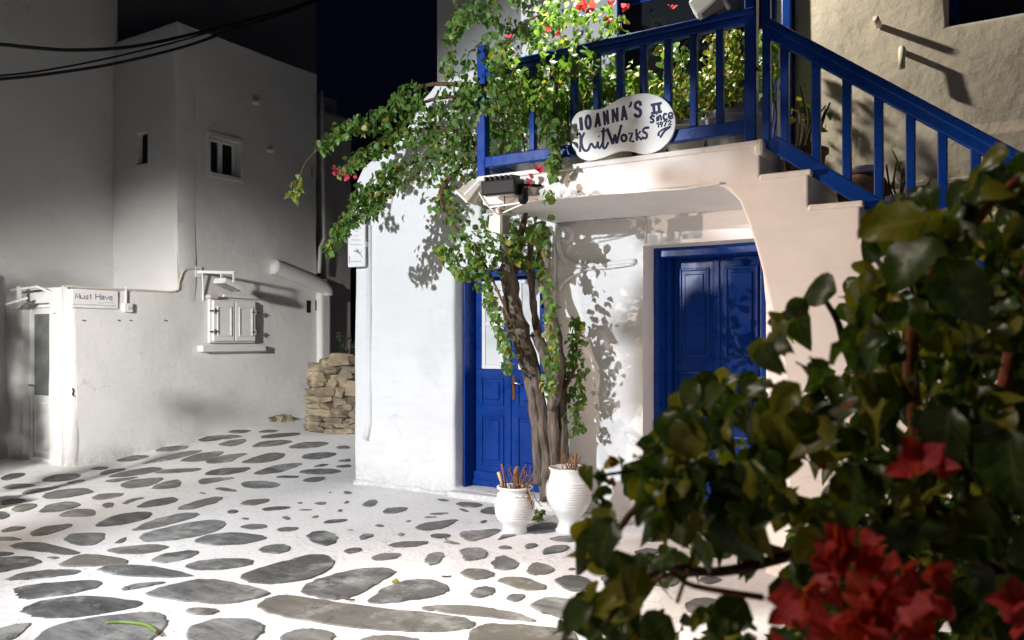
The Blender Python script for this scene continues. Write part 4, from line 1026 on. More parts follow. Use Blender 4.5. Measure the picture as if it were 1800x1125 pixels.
MB().box((-9.50, 5.10, 1.78), (-9.43, 5.155, 1.88)).build('box', M['white_paint'], bx_, bevel=0.006)
MB().tube([(-9.465, 5.14, 1.88), (-9.465, 5.14, 2.06)], 0.01, 6).build('conduit', M['white_paint'], bx_)
hb = thing('junction_box', 'small cable box at the upper left corner of the hatch shutters', 'electrical box', onX(372, 522, XA + 0.05), 'electrical boxes on the annex')
p = onX(372, 525, XA + 0.05)
MB().box((XA + 0.0, p.y - 0.06, p.z + 0.0), (XA + 0.10, p.y + 0.07, p.z + 0.05)).build('box', M['cream_plastic'], hb, bevel=0.005)
cb = [onX(px, py, XA + 0.02) for px, py in ((110, 503), (180, 507), (250, 510), (308, 512), (315, 495), (325, 474), (346, 473))]
tag(MB().tube(catmull(cb, 4, False), 0.012, 6).build('cable', M['cream_plastic']), 'pale cable along the annex roof edge up to the lamp bracket', 'cable')

# black floodlight, white ribbed lamp and cream lamp at the balcony corner
fl = thing('floodlight', 'black floodlight with a motion sensor on the white balcony edge', 'floodlight', onY(905, 330, YS))
c = onY(884, 330, YS - 0.13)
ax = Vector((0.145, 0, -0.004)); ay = Vector((0.01, -0.085, -0.01)); az = Vector((0, -0.008, 0.052))
MB().obox(c, ax, ay, az).build('lamp_head', M['black_plastic'], fl, bevel=0.012)
for i in range(6): MB().obox(c + az * 1.25 + ax * (-0.75 + 0.3 * i), ax * 0.05, ay * 0.85, az * 0.3).build('cooling_fin', M['black_plastic'], fl)
MB().obox(c - az * 1.08, ax * 0.84, ay * 0.78, az * 0.1).build('lamp_glass', M['lens'], fl)
MB().beam(c + ax * 0.98 + Vector((0, 0, 0.01)), c + ax * 1.0 + Vector((0.10, 0.12, 0.012)), 0.045, 0.014).build('bracket', M['black_plastic'], fl)
MB().tube([c + ax * 1.1 + Vector((0, 0.02, -0.01)), c + ax * 1.1 + Vector((0, 0.02, -0.10))], [0.034, 0.038], 12).tube([c + ax * 1.1 + Vector((0, 0.02, -0.10)), c + ax * 1.1 + Vector((0, 0.02, -0.125))], [0.037, 0.020], 12).build('motion_sensor', M['black_plastic'], fl, smooth=False, bevel=0.004)
wl = thing('floodlight', 'white ribbed lamp facing left from the end of the balcony slab', 'floodlight', onY(838, 340, YS + 0.05))
a = onY(843, 322, YS + 0.05); b = onY(822, 346, YS + 0.02)
d = (b - a).normalized(); sd = Vector((0, 1, 0)); ud = d.cross(sd)
for i in range(12):
    t = i / 11; wv = 0.040 + 0.032 * t
    MB().obox(a.lerp(b, t), d * 0.0042, sd * wv, ud * wv).build('lamp_rib', M['cream_plastic'], wl, bevel=0.002)
MB().tube([a - d * 0.02, b], [0.042, 0.078], 4).build('lamp_body', M['white_paint'], wl)
MB().obox(b + d * 0.012, d * 0.006, sd * 0.076, ud * 0.076).build('lamp_rim', M['white_paint'], wl, bevel=0.002)
MB().beam(a, a + Vector((0.14, 0.02, 0.0)), 0.03, 0.012).build('bracket', M['cream_plastic'], wl)
cl = thing('floodlight', 'cream wedge-shaped lamp hanging below the balcony among the vine leaves', 'floodlight', onY(878, 395, YS + 0.1))
c = onY(876, 394, YS + 0.10)
mb = MB(); P8 = [(-0.055, -0.06, -0.05), (0.055, -0.06, -0.085), (0.055, 0.06, -0.085), (-0.055, 0.06, -0.05), (-0.05, -0.05, 0.06), (0.05, -0.05, 0.065), (0.05, 0.05, 0.065), (-0.05, 0.05, 0.06)]
mb.add([c + Vector(v) for v in P8], [(3, 2, 1, 0), (4, 5, 6, 7), (0, 1, 5, 4), (1, 2, 6, 5), (2, 3, 7, 6), (3, 0, 4, 7)]).build('lamp_head', M['cream_plastic'], cl, bevel=0.006)
MB().obox(c + Vector((0.062, 0, -0.01)), (0.006, 0, 0), (0, 0.05, 0), (0, 0, 0.07)).build('lamp_glass', M['lens'], cl)
MB().beam(c + Vector((0, 0, 0.06)), Vector((c.x, c.y, ZB + 0.01)), 0.03, 0.03, (0, 1, 0)).build('bracket', M['cream_plastic'], cl)
rp = thing('floodlight', 'white box lamp clipped on top of the blue balcony rail near the corner post', 'floodlight', onY(1245, 25, YR))
c = onY(1243, 6, YR - 0.05)
u1 = Vector((0.085, -0.02, 0.045)); u2 = Vector((0.0, -0.05, 0.02)); u3 = Vector((-0.035, 0.01, 0.055))
MB().obox(c, u1, u2, u3).build('lamp_head', M['white_paint'], rp, bevel=0.008)
MB().obox(c - u3 * 1.06 + u1 * 0.05, u1 * 0.8, u2 * 0.75, u3 * 0.05).build('lamp_glass', M['lens'], rp)
MB().beam(c + u1 * 1.0, c + u1 * 1.0 + Vector((0.05, 0.05, -0.10)), 0.03, 0.012).build('bracket', M['cream_plastic'], rp)
MB().beam(c - u2, c + Vector((0.0, 0.06, -0.07)), 0.02, 0.02).build('bracket', M['cream_plastic'], rp)
# cables and pipes on the white house
def pipe(lb, pts, r, mat, name='cable', cat='cable', sub=4):
    return tag(MB().tube(catmull(pts, sub, False), r, 7).build(name, mat, smooth=True), lb, cat)
YFs = YS - 0.012
pipe('thin white cable sagging along the lower edge of the balcony slab', [onY(px, py, YFs) for px, py in ((862, 364), (905, 358), (950, 351), (1010, 346), (1060, 341), (1110, 338), (1160, 334), (1200, 332), (1240, 326), (1268, 322))], 0.007, M['white_paint'])
pipe('loose white cable looping from the ribbed lamp to the cream lamp', [onY(842, 338, YS), onY(850, 352, YS - 0.02), onY(862, 366, YS), onY(875, 376, YS + 0.04), onY(886, 378, YS + 0.08)], 0.007, M['cream_plastic'])
pipe('pale cable from the cream lamp back to the slab edge cable', [onY(884, 374, YS + 0.06), onY(902, 366, YS + 0.02), onY(930, 354, YS - 0.01)], 0.005, M['white_paint'])
pipe('black power lead hanging from the black floodlight', [onY(886, 338, YS - 0.10), onY(887, 352, YS - 0.04), onY(886, 366, YS + 0.02)], 0.004, M['cable_black'])
YP = YW - 0.022
pipe('wide pale conduit curving from the wall corner to the right over the white wall', [onY(px, py, YP) for px, py in ((980, 395), (981, 420), (984, 442), (994, 458), (1012, 466), (1040, 467), (1080, 463), (1116, 459))], 0.022, M['lime'], 'conduit', 'pipe')
pipe('second thinner conduit rising to meet the wide one on the white wall', [onY(px, py, YP) for px, py in ((983, 510), (990, 497), (1006, 484), (1030, 473), (1070, 470), (1112, 464))], 0.013, M['lime'], 'conduit', 'pipe')
pipe('thin cable under the balcony ceiling turning down at the right-hand door', [onY(px, py, YP + 0.01) for px, py in ((1006, 391), (1060, 388), (1110, 384), (1128, 381), (1134, 392), (1134, 428))], 0.008, M['lime_grey'])
pipe('brown conduit running up the wall beside the vine stems', [onY(px, py, YP) for px, py in ((960, 398), (962, 450), (961, 520), (963, 600), (962, 690))], 0.018, M['cream_plastic'], 'conduit', 'pipe')
pipe('thin grey conduit next to the brown one behind the vine', [onY(px, py, YP) for px, py in ((974, 400), (975, 450), (974, 520), (976, 590), (974, 660))], 0.011, M['lime'], 'conduit', 'pipe')
jb = thing('junction_box', 'round whitewashed junction box high on the wall between the two blue doors', 'electrical box', onY(996, 413, YW))
p = onY(996, 413, YW)
MB().tube([p + Vector((0, 0.0, 0)), p + Vector((0, -0.05, 0))], [0.075, 0.068], 16).build('box', M['lime'], jb)
MB().tube([p + Vector((0, -0.051, 0)), p + Vector((0, -0.056, 0))], 0.05, 16).build('cover', M['lime_grey'], jb)
# overhead cables
def overhead(lb, pts, r):
    return pipe(lb, [onX(px, py, -8.3) for px, py in pts], r, M['cable_black'], 'overhead_cable', 'cable', 6)
overhead('thick black overhead cable, the upper one sagging across the grey house', [(-260, 60), (0, 78), (40, 82), (130, 88), (230, 82), (330, 62), (450, 32), (560, 0), (760, -70)], 0.019)
overhead('black overhead cable, the lower one of the pair rising to the right', [(-260, 158), (0, 139), (100, 128), (210, 110), (330, 80), (420, 48), (540, 8), (760, -90)], 0.016)
overhead('thinner black overhead cable running close above the lower one', [(-260, 150), (0, 133), (100, 120), (210, 98), (330, 68), (420, 40), (540, 3), (760, -95)], 0.010)

# ---------------------------------------------------------------- leaves and plants
lrng = random.Random(77)
def set_uv(me, uv):
    L = me.uv_layers.new(name='leaf')
    flat = []
    for l in me.loops: flat += uv[l.vertex_index]
    L.data.foreach_set('uv', flat)
def leaf_mesh(name, mats, W, fold, curl, nx, ny, wave=0.0, tip=0.75, point=0.12):
    """ovate leaf, length 1 along +Y, folded along the midrib and curled"""
    vs = []; fs = []
    for j in range(ny + 1):
        s = j / ny
        hw = W * (math.sin(math.pi * min(1, s ** tip)) ** 0.85) * (1 - point * s)
        if j == 0: hw = W * 0.06
        if j == ny: hw = W * 0.015
        for i in range(nx + 1):
            u = 2 * i / nx - 1
            x = u * hw
            z = fold * abs(x) - curl * s * s + wave * math.sin(7 * s + 2 * u) * abs(u)
            vs.append((x, s - 0.25 * curl * s * s, z))
    for j in range(ny):
        for i in range(nx):
            a = j * (nx + 1) + i
            fs.append((a, a + 1, a + nx + 2, a + nx + 1))
    me = bpy.data.meshes.new(name); me.from_pydata(vs, [], fs)
    me.polygons.foreach_set('use_smooth', [True] * len(fs))
    for m_ in mats: me.materials.append(m_)
    uv = [(2 * i / nx - 1, j / ny) for j in range(ny + 1) for i in range(nx + 1)]
    set_uv(me, uv)
    me.update()
    return me, vs, fs, uv
def leaf_set(mat, big=False):
    out = []
    for k in range(6):
        r = random.Random(k * 7 + 1)
        if big: out.append(leaf_mesh('leaf', [mat], r.uniform(0.34, 0.48), r.uniform(0.12, 0.62), r.uniform(0.1, 0.95), 4, 6, r.uniform(0.02, 0.10)))
        else: out.append(leaf_mesh('leaf', [mat], r.uniform(0.32, 0.46), r.uniform(0.1, 0.5), r.uniform(0.05, 0.5), 2, 4, 0.03))
    return out
LV = {k: leaf_set(M[k]) for k in ('vine_leaf', 'plant_leaf', 'yellow_leaf', 'shrub_leaf')}
LV['bush_leaf'] = leaf_set(M['bush_leaf'], True); LV['bush_light'] = leaf_set(M['bush_light'], True)
def basis(d, nrm, p, s):
    y = Vector(d).normalized(); z = Vector(nrm); z = z - y * z.dot(y)
    if z.length < 1e-4: z = y.orthogonal()
    z.normalize(); x = y.cross(z)
    m_ = Matrix(((x.x * s, y.x * s, z.x * s, p.x), (x.y * s, y.y * s, z.y * s, p.y), (x.z * s, y.z * s, z.z * s, p.z), (0, 0, 0, 1)))
    return m_
def rdir(r): 
    while True:
        v = Vector((r.uniform(-1, 1), r.uniform(-1, 1), r.uniform(-1, 1)))
        if 0.05 < v.length < 1: return v.normalized()
class Foliage:
    """leaf positions of one plant; the largest in view become single leaves, the rest one joined part"""
    def __init__(s): s.L = []
    def leaf(s, p, size, mat, d=None, nrm=None):
        d = d or (rdir(lrng) * 0.8 + Vector((0, -0.15, -0.75)))
        nrm = nrm or (rdir(lrng) * 0.8 + Vector((-0.25, -0.65, 0.65)))
        s.L.append((Vector(p), d, nrm, size, mat, lrng.randrange(6)))
    def build(s, root, n_single, front=1.0):
        off = ORG[root.name]
        def score(q):
            v = q[0] - C0
            return q[3] / v.length * (1 + 0.25 * math.sin(q[0].x * 31 + q[0].z * 57)) - front * 0.012 * q[0].y
        order = sorted(range(len(s.L)), key=lambda i: -score(s.L[i]))
        for i in order[:n_single]:
            p, d, n, sz, mt, k = s.L[i]
            o = bpy.data.objects.new('leaf', LV[mt][k][0])
            COL.objects.link(o); o.parent = root
            o.matrix_local = basis(d, n, p - off, sz)
        rest = order[n_single:]
        if rest:
            vs = []; fs = []; mi = []; uvs = []; mats = sorted({s.L[i][4] for i in rest})
            for i in rest:
                p, d, n, sz, mt, k = s.L[i]
                m_ = basis(d, n, p - off, sz); b = len(vs)
                vs += [tuple(m_ @ Vector(v)) for v in LV[mt][k][1]]
                fs += [tuple(q + b for q in f) for f in LV[mt][k][2]]
                uvs += LV[mt][k][3]
                mi += [mats.index(mt)] * len(LV[mt][k][2])
            me = bpy.data.meshes.new('foliage'); me.from_pydata(vs, [], fs)
            for t in mats: me.materials.append(M[t])
            set_uv(me, uvs)
            me.polygons.foreach_set('material_index', mi)
            me.polygons.foreach_set('use_smooth', [True] * len(fs)); me.update()
            o = put(bpy.data.objects.new('foliage', me), root); o['kind'] = 'stuff'
def flower_mesh(mat, r):
    vs = []; fs = []; uvs = []
    for k in range(3):
        a = 2 * math.pi * k / 3 + r.uniform(-0.2, 0.2); el = r.uniform(0.5, 0.95)
        _, v, f, uv = leaf_mesh('tmp', [], 0.42, r.uniform(-0.1, 0.35), r.uniform(-0.35, 0.25), 4, 4, 0.07, 0.8, 0.05)
        m_ = Matrix.Rotation(a, 4, 'Z') @ Matrix.Rotation(el, 4, 'X')
        uvs += uv
        b = len(vs); vs += [tuple(m_ @ Vector(q)) for q in v]; fs += [tuple(q + b for q in g_) for g_ in f]
    me = bpy.data.meshes.new('flower'); me.from_pydata(vs, [], fs); me.materials.append(mat); set_uv(me, uvs)
    me.polygons.foreach_set('use_smooth', [True] * len(fs)); me.update()
    return me
FL = {k: [flower_mesh(M[k], random.Random(i + 3)) for i in range(4)] for k in ('bract', 'pink_bract')}
def flower(root, p, size, mat='bract', nrm=None):
    o = bpy.data.objects.new('flower', lrng.choice(FL[mat])); COL.objects.link(o); o.parent = root
    nrm = nrm or (Vector((-0.1, -0.7, 0.35)) + rdir(lrng) * 0.7)
    q = nrm.to_track_quat('Z', 'Y') @ Quaternion((0, 0, 1), lrng.uniform(0, 6.28))
    o.matrix_local = Matrix.Translation(Vector(p) - ORG[root.name]) @ q.to_matrix().to_4x4() @ Matrix.Scale(size, 4)

def lerp_poly(P, t):
    n = len(P) - 1; k = min(n - 1, int(t * n)); f_ = t * n - k
    return tuple(a + (b - a) * f_ for a, b in zip(P[k], P[k + 1]))
# --- the bougainvillea climbing from behind the pots over the balcony
vine = thing('bougainvillea_vine', 'old bougainvillea with twisted grey stems climbing past the blue door over the balcony', 'vine', (-3.08, 5.72, 0.0))
def stem(pts, radii, mat=None, name='stem', sub=5):
    P = catmull([onY(px, py, Y) if py is not None else Vector((px[0], px[1], px[2])) for (px, py, Y) in pts], sub, False)
    n = len(P); m_ = len(radii) - 1
    rr = []
    for i in range(n):
        t = i / (n - 1) * m_; k = min(m_ - 1, int(t)); rr.append((radii[k] + (radii[k + 1] - radii[k]) * (t - k)) * (1 + 0.10 * math.sin(i * 1.7 + P[0].x * 9) + 0.05 * math.sin(i * 4.1)))
    mb_ = MB().tube(P, rr, 14)
    q_ = random.Random(int(abs(P[0].x) * 1000))
    ph = [q_.uniform(0, 6) for _ in range(4)]
    for i, v_ in enumerate(mb_.v):                     # ribs and knots of old wood
        k_, j_ = divmod(i, 14); r_0 = rr[k_]
        a_ = Vector(v_) - P[k_]
        f_ = 1 + 0.16 * math.sin(j_ * 2.7 + k_ * 0.25 + ph[0]) + 0.10 * math.sin(j_ * 1.3 - k_ * 0.9 + ph[1]) + q_.uniform(-0.06, 0.06)
        mb_.v[i] = tuple(P[k_] + a_ * f_)
    return mb_.build(name, mat or M['bark'], vine, smooth=True)
stem([(962, 880, 5.72), (958, 800, 5.72), (951, 720, 5.70), (940, 660, 5.66), (922, 600, 5.62), (905, 545, 5.58), (894, 490, 5.54), (890, 455, 5.5), (884, 400, 5.45), (880, 340, 5.4)], [0.066, 0.052, 0.050, 0.054, 0.062, 0.060, 0.050, 0.035, 0.025])
stem([(978, 880, 5.74), (975, 790, 5.73), (972, 720, 5.72), (968, 665, 5.68), (955, 620, 5.66), (940, 585, 5.68)], [0.052, 0.045, 0.042, 0.040, 0.035])
stem([(948, 850, 5.70), (944, 760, 5.69), (935, 690, 5.66), (915, 620, 5.6), (896, 570, 5.56), (888, 520, 5.52)], [0.05, 0.045, 0.04, 0.035, 0.025])
stem([(990, 870, 5.80), (988, 780, 5.80), (985, 700, 5.80), (982, 620, 5.80), (972, 560, 5.82), (955, 500, 5.84), (948, 440, 5.84), (950, 390, 5.84)], [0.065, 0.055, 0.048, 0.04, 0.033, 0.028, 0.022])
stem([(975, 690, 5.74), (958, 630, 5.76), (944, 575, 5.78), (936, 520, 5.80), (932, 460, 5.82), (934, 395, 5.84)], [0.04, 0.035, 0.03, 0.025, 0.02])
stem([(970, 720, 5.70), (982, 660, 5.66), (975, 610, 5.64), (960, 570, 5.66)], [0.04, 0.045, 0.035, 0.025])
stem([(905, 480, 5.6), (915, 420, 5.6), (925, 370, 5.5), (935, 330, 5.3)], [0.03, 0.022, 0.015], M['twig'])
for P in ([(884, 360, 5.4), (860, 310, 5.4), (820, 280, 5.5), (760, 275, 5.5), (700, 300, 5.4), (640, 355, 5.2), (600, 400, 5.05), (574, 440, 4.95)],
          [(860, 320, 5.4), (840, 260, 5.4), (780, 225, 5.5), (700, 238, 5.5), (640, 268, 5.4), (595, 303, 5.3)],
          [(850, 280, 5.4), (850, 200, 5.4), (790, 170, 5.5), (700, 195, 5.5), (620, 220, 5.3), (560, 262, 5.1)],
          [(880, 350, 5.4), (890, 250, 5.45), (880, 150, 5.45), (900, 60, 5.5), (960, 20, 5.5)],
          [(980, 700, 5.74), (1012, 640, 5.84), (1010, 560, 5.86)],
          [(800, 300, 5.4), (775, 345, 5.3), (800, 400, 5.3), (850, 460, 5.3), (900, 570, 5.3)],
          [(815, 150, 5.5), (745, 150, 5.55), (690, 185, 5.5)], [(880, 80, 5.4), (900, 100, 5.2), (975, 220, 4.95), (965, 300, 4.9)]):
    stem(P, [0.022, 0.016, 0.010, 0.006], M['twig'], 'branch', 4)
V = Foliage()
def along(F, P, r0, r1, n, sizes, mats, dY=0.10, d=None):
    """leaves scattered round a branch given as (px, py, Y)"""
    for i in range(int(n * 1.8)):
        t = lrng.random() ** 0.9
        px, py, Y = lerp_poly(P, t); r = r0 + (r1 - r0) * t
        a = lrng.uniform(0, 6.28); q = r * math.sqrt(lrng.random())
        F.leaf(onY(px + q * math.cos(a), py + q * math.sin(a), Y + lrng.uniform(-dY, dY)), lrng.uniform(*sizes), lrng.choices(*zip(*mats))[0], d() if d else None)
def blob(F, cx, cy, rx, ry, Y, dY, n, sizes, mats, clump=5):
    """leaves in clumps inside an ellipse"""
    done = 0
    while done < n:
        a = lrng.uniform(0, 6.28); q = math.sqrt(lrng.random())
        ux, uy, Yc = cx + rx * q * math.cos(a), cy + ry * q * math.sin(a), Y + lrng.uniform(-dY, dY)
        for _ in range(lrng.randint(2, clump * 2)):
            F.leaf(onY(ux + lrng.gauss(0, 9), uy + lrng.gauss(0, 9), Yc + lrng.gauss(0, 0.04)), lrng.uniform(*sizes), lrng.choices(*zip(*mats))[0]); done += 1
G = [('vine_leaf', 9), ('yellow_leaf', 1)]; GP = [('plant_leaf', 8), ('yellow_leaf', 1)]; GV = [('vine_leaf', 5), ('plant_leaf', 4), ('yellow_leaf', 1)]
S = (0.040, 0.074)
along(V, [(850, 165, 5.5), (760, 180, 5.5), (700, 198, 5.45), (640, 215, 5.3), (600, 228, 5.2), (560, 262, 5.1)], 34, 9, 230, (0.045, 0.08), GV)
along(V, [(850, 235, 5.4), (760, 222, 5.5), (700, 240, 5.5), (650, 266, 5.4), (595, 303, 5.3)], 34, 10, 230, S, GV)
along(V, [(850, 275, 5.4), (780, 280, 5.5), (720, 295, 5.4), (670, 325, 5.2), (635, 360, 5.1), (605, 395, 5.0), (573, 440, 4.95)], 38, 11, 300, S, G)
along(V, [(700, 305, 5.3), (670, 345, 5.2), (652, 380, 5.15)], 16, 10, 60, S, G)
along(V, [(690, 285, 5.2), (640, 330, 5.1), (622, 352, 5.05)], 14, 8, 40, S, G)
blob(V, 825, 235, 75, 75, 5.45, 0.22, 480, S, GV)
blob(V, 850, 130, 70, 40, 5.4, 0.15, 160, (0.045, 0.08), GP)
along(V, [(770, 300, 5.4), (770, 345, 5.3), (800, 385, 5.3), (826, 425, 5.3), (840, 475, 5.3), (862, 525, 5.35), (884, 590, 5.4), (892, 650, 5.45)], 30, 8, 230, S, GV)
along(V, [(865, 440, 5.3), (815, 440, 5.25), (785, 446, 5.2), (768, 434, 5.2)], 26, 7, 80, S, GV)
along(V, [(860, 470, 5.3), (820, 480, 5.25), (795, 465, 5.2)], 20, 8, 45, S, GV)
blob(V, 925, 425, 38, 45, 5.6, 0.2, 130, (0.06, 0.10), G)
blob(V, 868, 410, 32, 60, 5.4, 0.12, 130, S, G)
along(V, [(1018, 760, 5.84), (1006, 690, 5.86), (1013, 610, 5.84), (1012, 560, 5.84)], 20, 13, 120, S, G)
along(V, [(1025, 640, 5.88), (1018, 700, 5.88), (1010, 760, 5.88)], 12, 7, 40, (0.04, 0.06), G)
along(V, [(962, 470, 5.55), (968, 560, 5.52), (972, 630, 5.5), (962, 690, 5.5)], 14, 11, 80, S, [('vine_leaf', 4), ('plant_leaf', 4), ('yellow_leaf', 2)])
along(V, [(870, 90, 5.0), (900, 130, 4.98), (960, 180, 4.96), (985, 240, 4.93), (968, 305, 4.9)], 36, 10, 230, (0.045, 0.08), GV)
blob(V, 872, 160, 52, 36, 5.0, 0.06, 230, (0.04, 0.07), GP)
blob(V, 966, 190, 26, 55, 4.97, 0.05, 120, (0.04, 0.07), GV)
blob(V, 1000, 110, 45, 26, 5.0, 0.05, 110, (0.04, 0.07), GP)
stem([(600, 225, 5.2), (560, 262, 5.05), (535, 290, 4.95), (515, 350, 4.9)], [0.008, 0.006, 0.005, 0.003], M['twig'], 'branch', 4)
blob(V, 905, 35, 110, 62, 5.55, 0.35, 430, S, GP)
blob(V, 1010, 55, 85, 55, 5.45, 0.3, 300, S, GP)
along(V, [(785, 60, 5.3), (790, 100, 5.3), (788, 140, 5.3)], 8, 9, 18, (0.05, 0.07), GP)
along(V, [(830, 20, 5.3), (805, 40, 5.3), (795, 65, 5.3)], 22, 10, 50, (0.05, 0.08), GP)
along(V, [(522, 315, 4.9), (515, 345, 4.9)], 12, 9, 16, (0.06, 0.08), [('yellow_leaf', 1), ('plant_leaf', 1)])
along(V, [(735, 150, 5.5), (700, 165, 5.5), (690, 180, 5.5)], 14, 12, 40, S, G)
along(V, [(966, 335, 4.9), (964, 350, 4.9)], 8, 8, 10, (0.04, 0.06), G)
sx0, sz1, sz0 = onY(1000, 200, YG).x, onY(1100, 160, YG).z, onY(1040, 285, YG).z     # keep the lettered board clear
V.L = [q for q in V.L if not (q[0].y < 5.09 and q[0].x > sx0 - 0.035 and sz0 - 0.02 < q[0].z < sz1 - 0.05)]
V.build(vine, 290)
for px, py, Y, s in ((588, 300, 5.2, 0.05), (597, 306, 5.2, 0.04), (612, 312, 5.15, 0.05), (627, 314, 5.15, 0.04), (591, 308, 5.2, 0.05), (1022, 14, 5.1, 0.06), (1045, 16, 5.1, 0.07), (1032, 12, 5.1, 0.06), (893, 66, 5.1, 0.04), (950, 302, 4.95, 0.05), (938, 312, 4.95, 0.045), (932, 322, 4.95, 0.04), (945, 296, 4.95, 0.04), (1076, 10, 5.2, 0.05), (1068, 38, 5.2, 0.045), (1100, 12, 5.2, 0.045), (1182, 16, 5.2, 0.05), (1035, 115, 5.05, 0.03), (960, 55, 5.1, 0.05), (985, 58, 5.1, 0.045), (868, 90, 5.1, 0.03)):
    flower(vine, onY(px, py, Y), s, 'pink_bract')

# --- potted plants
def pot_profile(r, h, rim=0.012):
    return [(r * 0.68, 0), (r * 0.72, 0.01), (r * 0.95, h * 0.86), (r * 0.97, h * 0.87), (r + rim, h * 0.875), (r + rim, h), (r * 0.9, h), (r * 0.86, h * 0.9), (0.005, h * 0.9)]
def potted(label, px, Y, z, r, h, mat, clusters, n_single, group, shoots=5, sizes=(0.045, 0.08), mats=None, sparse=False):
    x = onY(px, 300, Y).x
    t = thing('potted_plant', label, 'potted plant', (x, Y, z), group)
    MB().lathe((x, Y, z), pot_profile(r, h), 22).build('pot', mat, t, smooth=False, bevel=0.004)
    MB().lathe((x, Y, z + h * 0.86), [(r * 0.5, 0), (r * 0.90, 0.005), (0.01, 0.02)], 14).build('soil', M['soil'], t)
    F = Foliage()
    for cx, cy, rx, ry, n in clusters:
        for k in range(shoots):
            e = onY(cx + lrng.uniform(-0.7, 0.7) * rx, cy + lrng.uniform(-0.8, 0.6) * ry, Y + lrng.uniform(-0.12, 0.12))
            b = Vector((x + lrng.uniform(-0.4, 0.4) * r, Y, z + h * 0.88))
            mid = b.lerp(e, 0.5) + rdir(lrng) * 0.05
            P = catmull([b, mid, e], 4, False)
            MB().tube(P, [0.010, 0.006, 0.003] if False else 0.006, 6).build('stem', M['twig'], t, smooth=True)
            if sparse:
                for q in range(max(3, n // shoots)):
                    u = lrng.choice(P[len(P) // 3:])
                    F.leaf(u + rdir(lrng) * 0.045, lrng.uniform(*sizes), lrng.choices(*zip(*(mats or GP)))[0])
        if not sparse: blob(F, cx, cy, rx, ry, Y, 0.20, int(n * 2.6), sizes, mats or GP, 4)
    F.build(t, n_single)
    return t
zt = ZT + 0.008
gB = 'potted plants behind the balcony railing'
potted('leafy plant in a small white pot at the left balcony end, under vine', 925, 5.32, zt, 0.085, 0.15, M['white_paint'], [(925, 185, 55, 70, 210)], 45, gB)
potted('dense green plant behind the left edge of the navy lettered board', 1005, 5.45, zt, 0.11, 0.18, M['pot_grey'], [(1010, 165, 50, 75, 240)], 45, gB)
pl_ = potted('bushy plant in a pale pot directly behind the navy lettered board', 1085, 5.40, zt, 0.12, 0.17, M['pot_cream'], [(1080, 170, 48, 62, 190)], 45, gB)
potted('green plant between the cloud-shaped board and the round cream pot', 1145, 5.50, zt, 0.11, 0.18, M['pot_grey'], [(1140, 185, 42, 48, 150), (1190, 120, 30, 60, 50)], 40, gB)
potted('yellow-green plant in the round cream pot right of the lettered board', 1205, 5.36, zt, 0.15, 0.25, M['pot_cream'], [(1215, 172, 42, 36, 150)], 45, gB, mats=[('plant_leaf', 4), ('yellow_leaf', 4)], sizes=(0.03, 0.055))
potted('tall yellow-green shrub in the wide grey tub next to the blue corner post', 1285, 5.40, zt, 0.19, 0.28, M['pot_grey'], [(1280, 105, 34, 68, 190), (1260, 150, 22, 35, 60)], 45, gB, mats=[('plant_leaf', 4), ('yellow_leaf', 4)], sizes=(0.03, 0.06))
potted('low trailing plant tucked between the blue corner post and jamb', 1352, 5.75, zt - 0.02, 0.09, 0.15, M['terracotta'], [(1352, 110, 12, 60, 50)], 30, gB)
gS = 'potted plants on the staircase'
potted('half-bare plant with dark dead flowers in a brown pot', 1415, 5.62, STEPS[1][1] + 0.006, 0.14, 0.25, M['terracotta'], [(1410, 170, 22, 40, 20), (1445, 195, 22, 22, 10)], 25, gS, 4, (0.035, 0.06), [('vine_leaf', 4), ('yellow_leaf', 2)], True)
potted('nearly bare twiggy plant in a grey tub on the third step down', 1590, 5.62, STEPS[5][1] + 0.006, 0.16, 0.30, M['pot_grey'], [(1575, 285, 26, 30, 14), (1625, 325, 18, 12, 6)], 15, gS, 5, (0.025, 0.045), [('vine_leaf', 4), ('yellow_leaf', 2)], True)
t = thing('flower_pot', 'brown jar with a white dish on its mouth standing on the second step', 'pot', (onY(1518, 300, 5.55).x, 5.55, STEPS[3][1] + 0.006))
p = Vector(t.location)
MB().lathe(p, [(0.09, 0), (0.145, 0.06), (0.16, 0.13), (0.13, 0.21), (0.11, 0.235)], 24).build('jar', M['terracotta'], t, smooth=True)
MB().lathe(p + Vector((0, 0, 0.236)), [(0.05, 0), (0.10, 0.015), (0.125, 0.05), (0.118, 0.052), (0.09, 0.02), (0.01, 0.012)], 24).build('dish', M['white_paint'], t, smooth=True)

# the two white amphora pots at the door
def pot_ring(base, nr, amp):
    """adds turned ridges to a profile between z limits"""
    return base
t = thing('white_pot', 'small squat white ridged pot with dry stalks in front of the glazed blue door', 'pot', onG(905, 936), 'white pots by the door')
p = Vector(t.location)
prof = [(0.088, 0.0), (0.094, 0.012), (0.088, 0.045), (0.098, 0.075), (0.135, 0.105)]
for i in range(9):
    z = 0.115 + i * 0.018; r = 0.152 - 0.018 * ((i - 4) / 4.5) ** 2
    prof += [(r, z), (r + 0.003, z + 0.006), (r - 0.003, z + 0.013)]
prof += [(0.130, 0.288), (0.118, 0.305), (0.112, 0.318), (0.122, 0.330), (0.136, 0.338), (0.138, 0.350), (0.128, 0.354), (0.112, 0.348), (0.105, 0.31), (0.01, 0.308)]
MB().lathe(p, prof, 40).build('vessel', M['white_paint'], t, smooth=True)
mb = MB()
for i in range(16):
    a = 2 * math.pi * i / 16
    q = p + Vector((0.133 * math.cos(a), 0.133 * math.sin(a), 0.288)); q2 = p + Vector((0.131 * math.cos(a + 0.2), 0.131 * math.sin(a + 0.2), 0.297)); q3 = p + Vector((0.133 * math.cos(a + 0.39), 0.133 * math.sin(a + 0.39), 0.288))
    mb.tube([q, q2, q3], 0.004, 5)
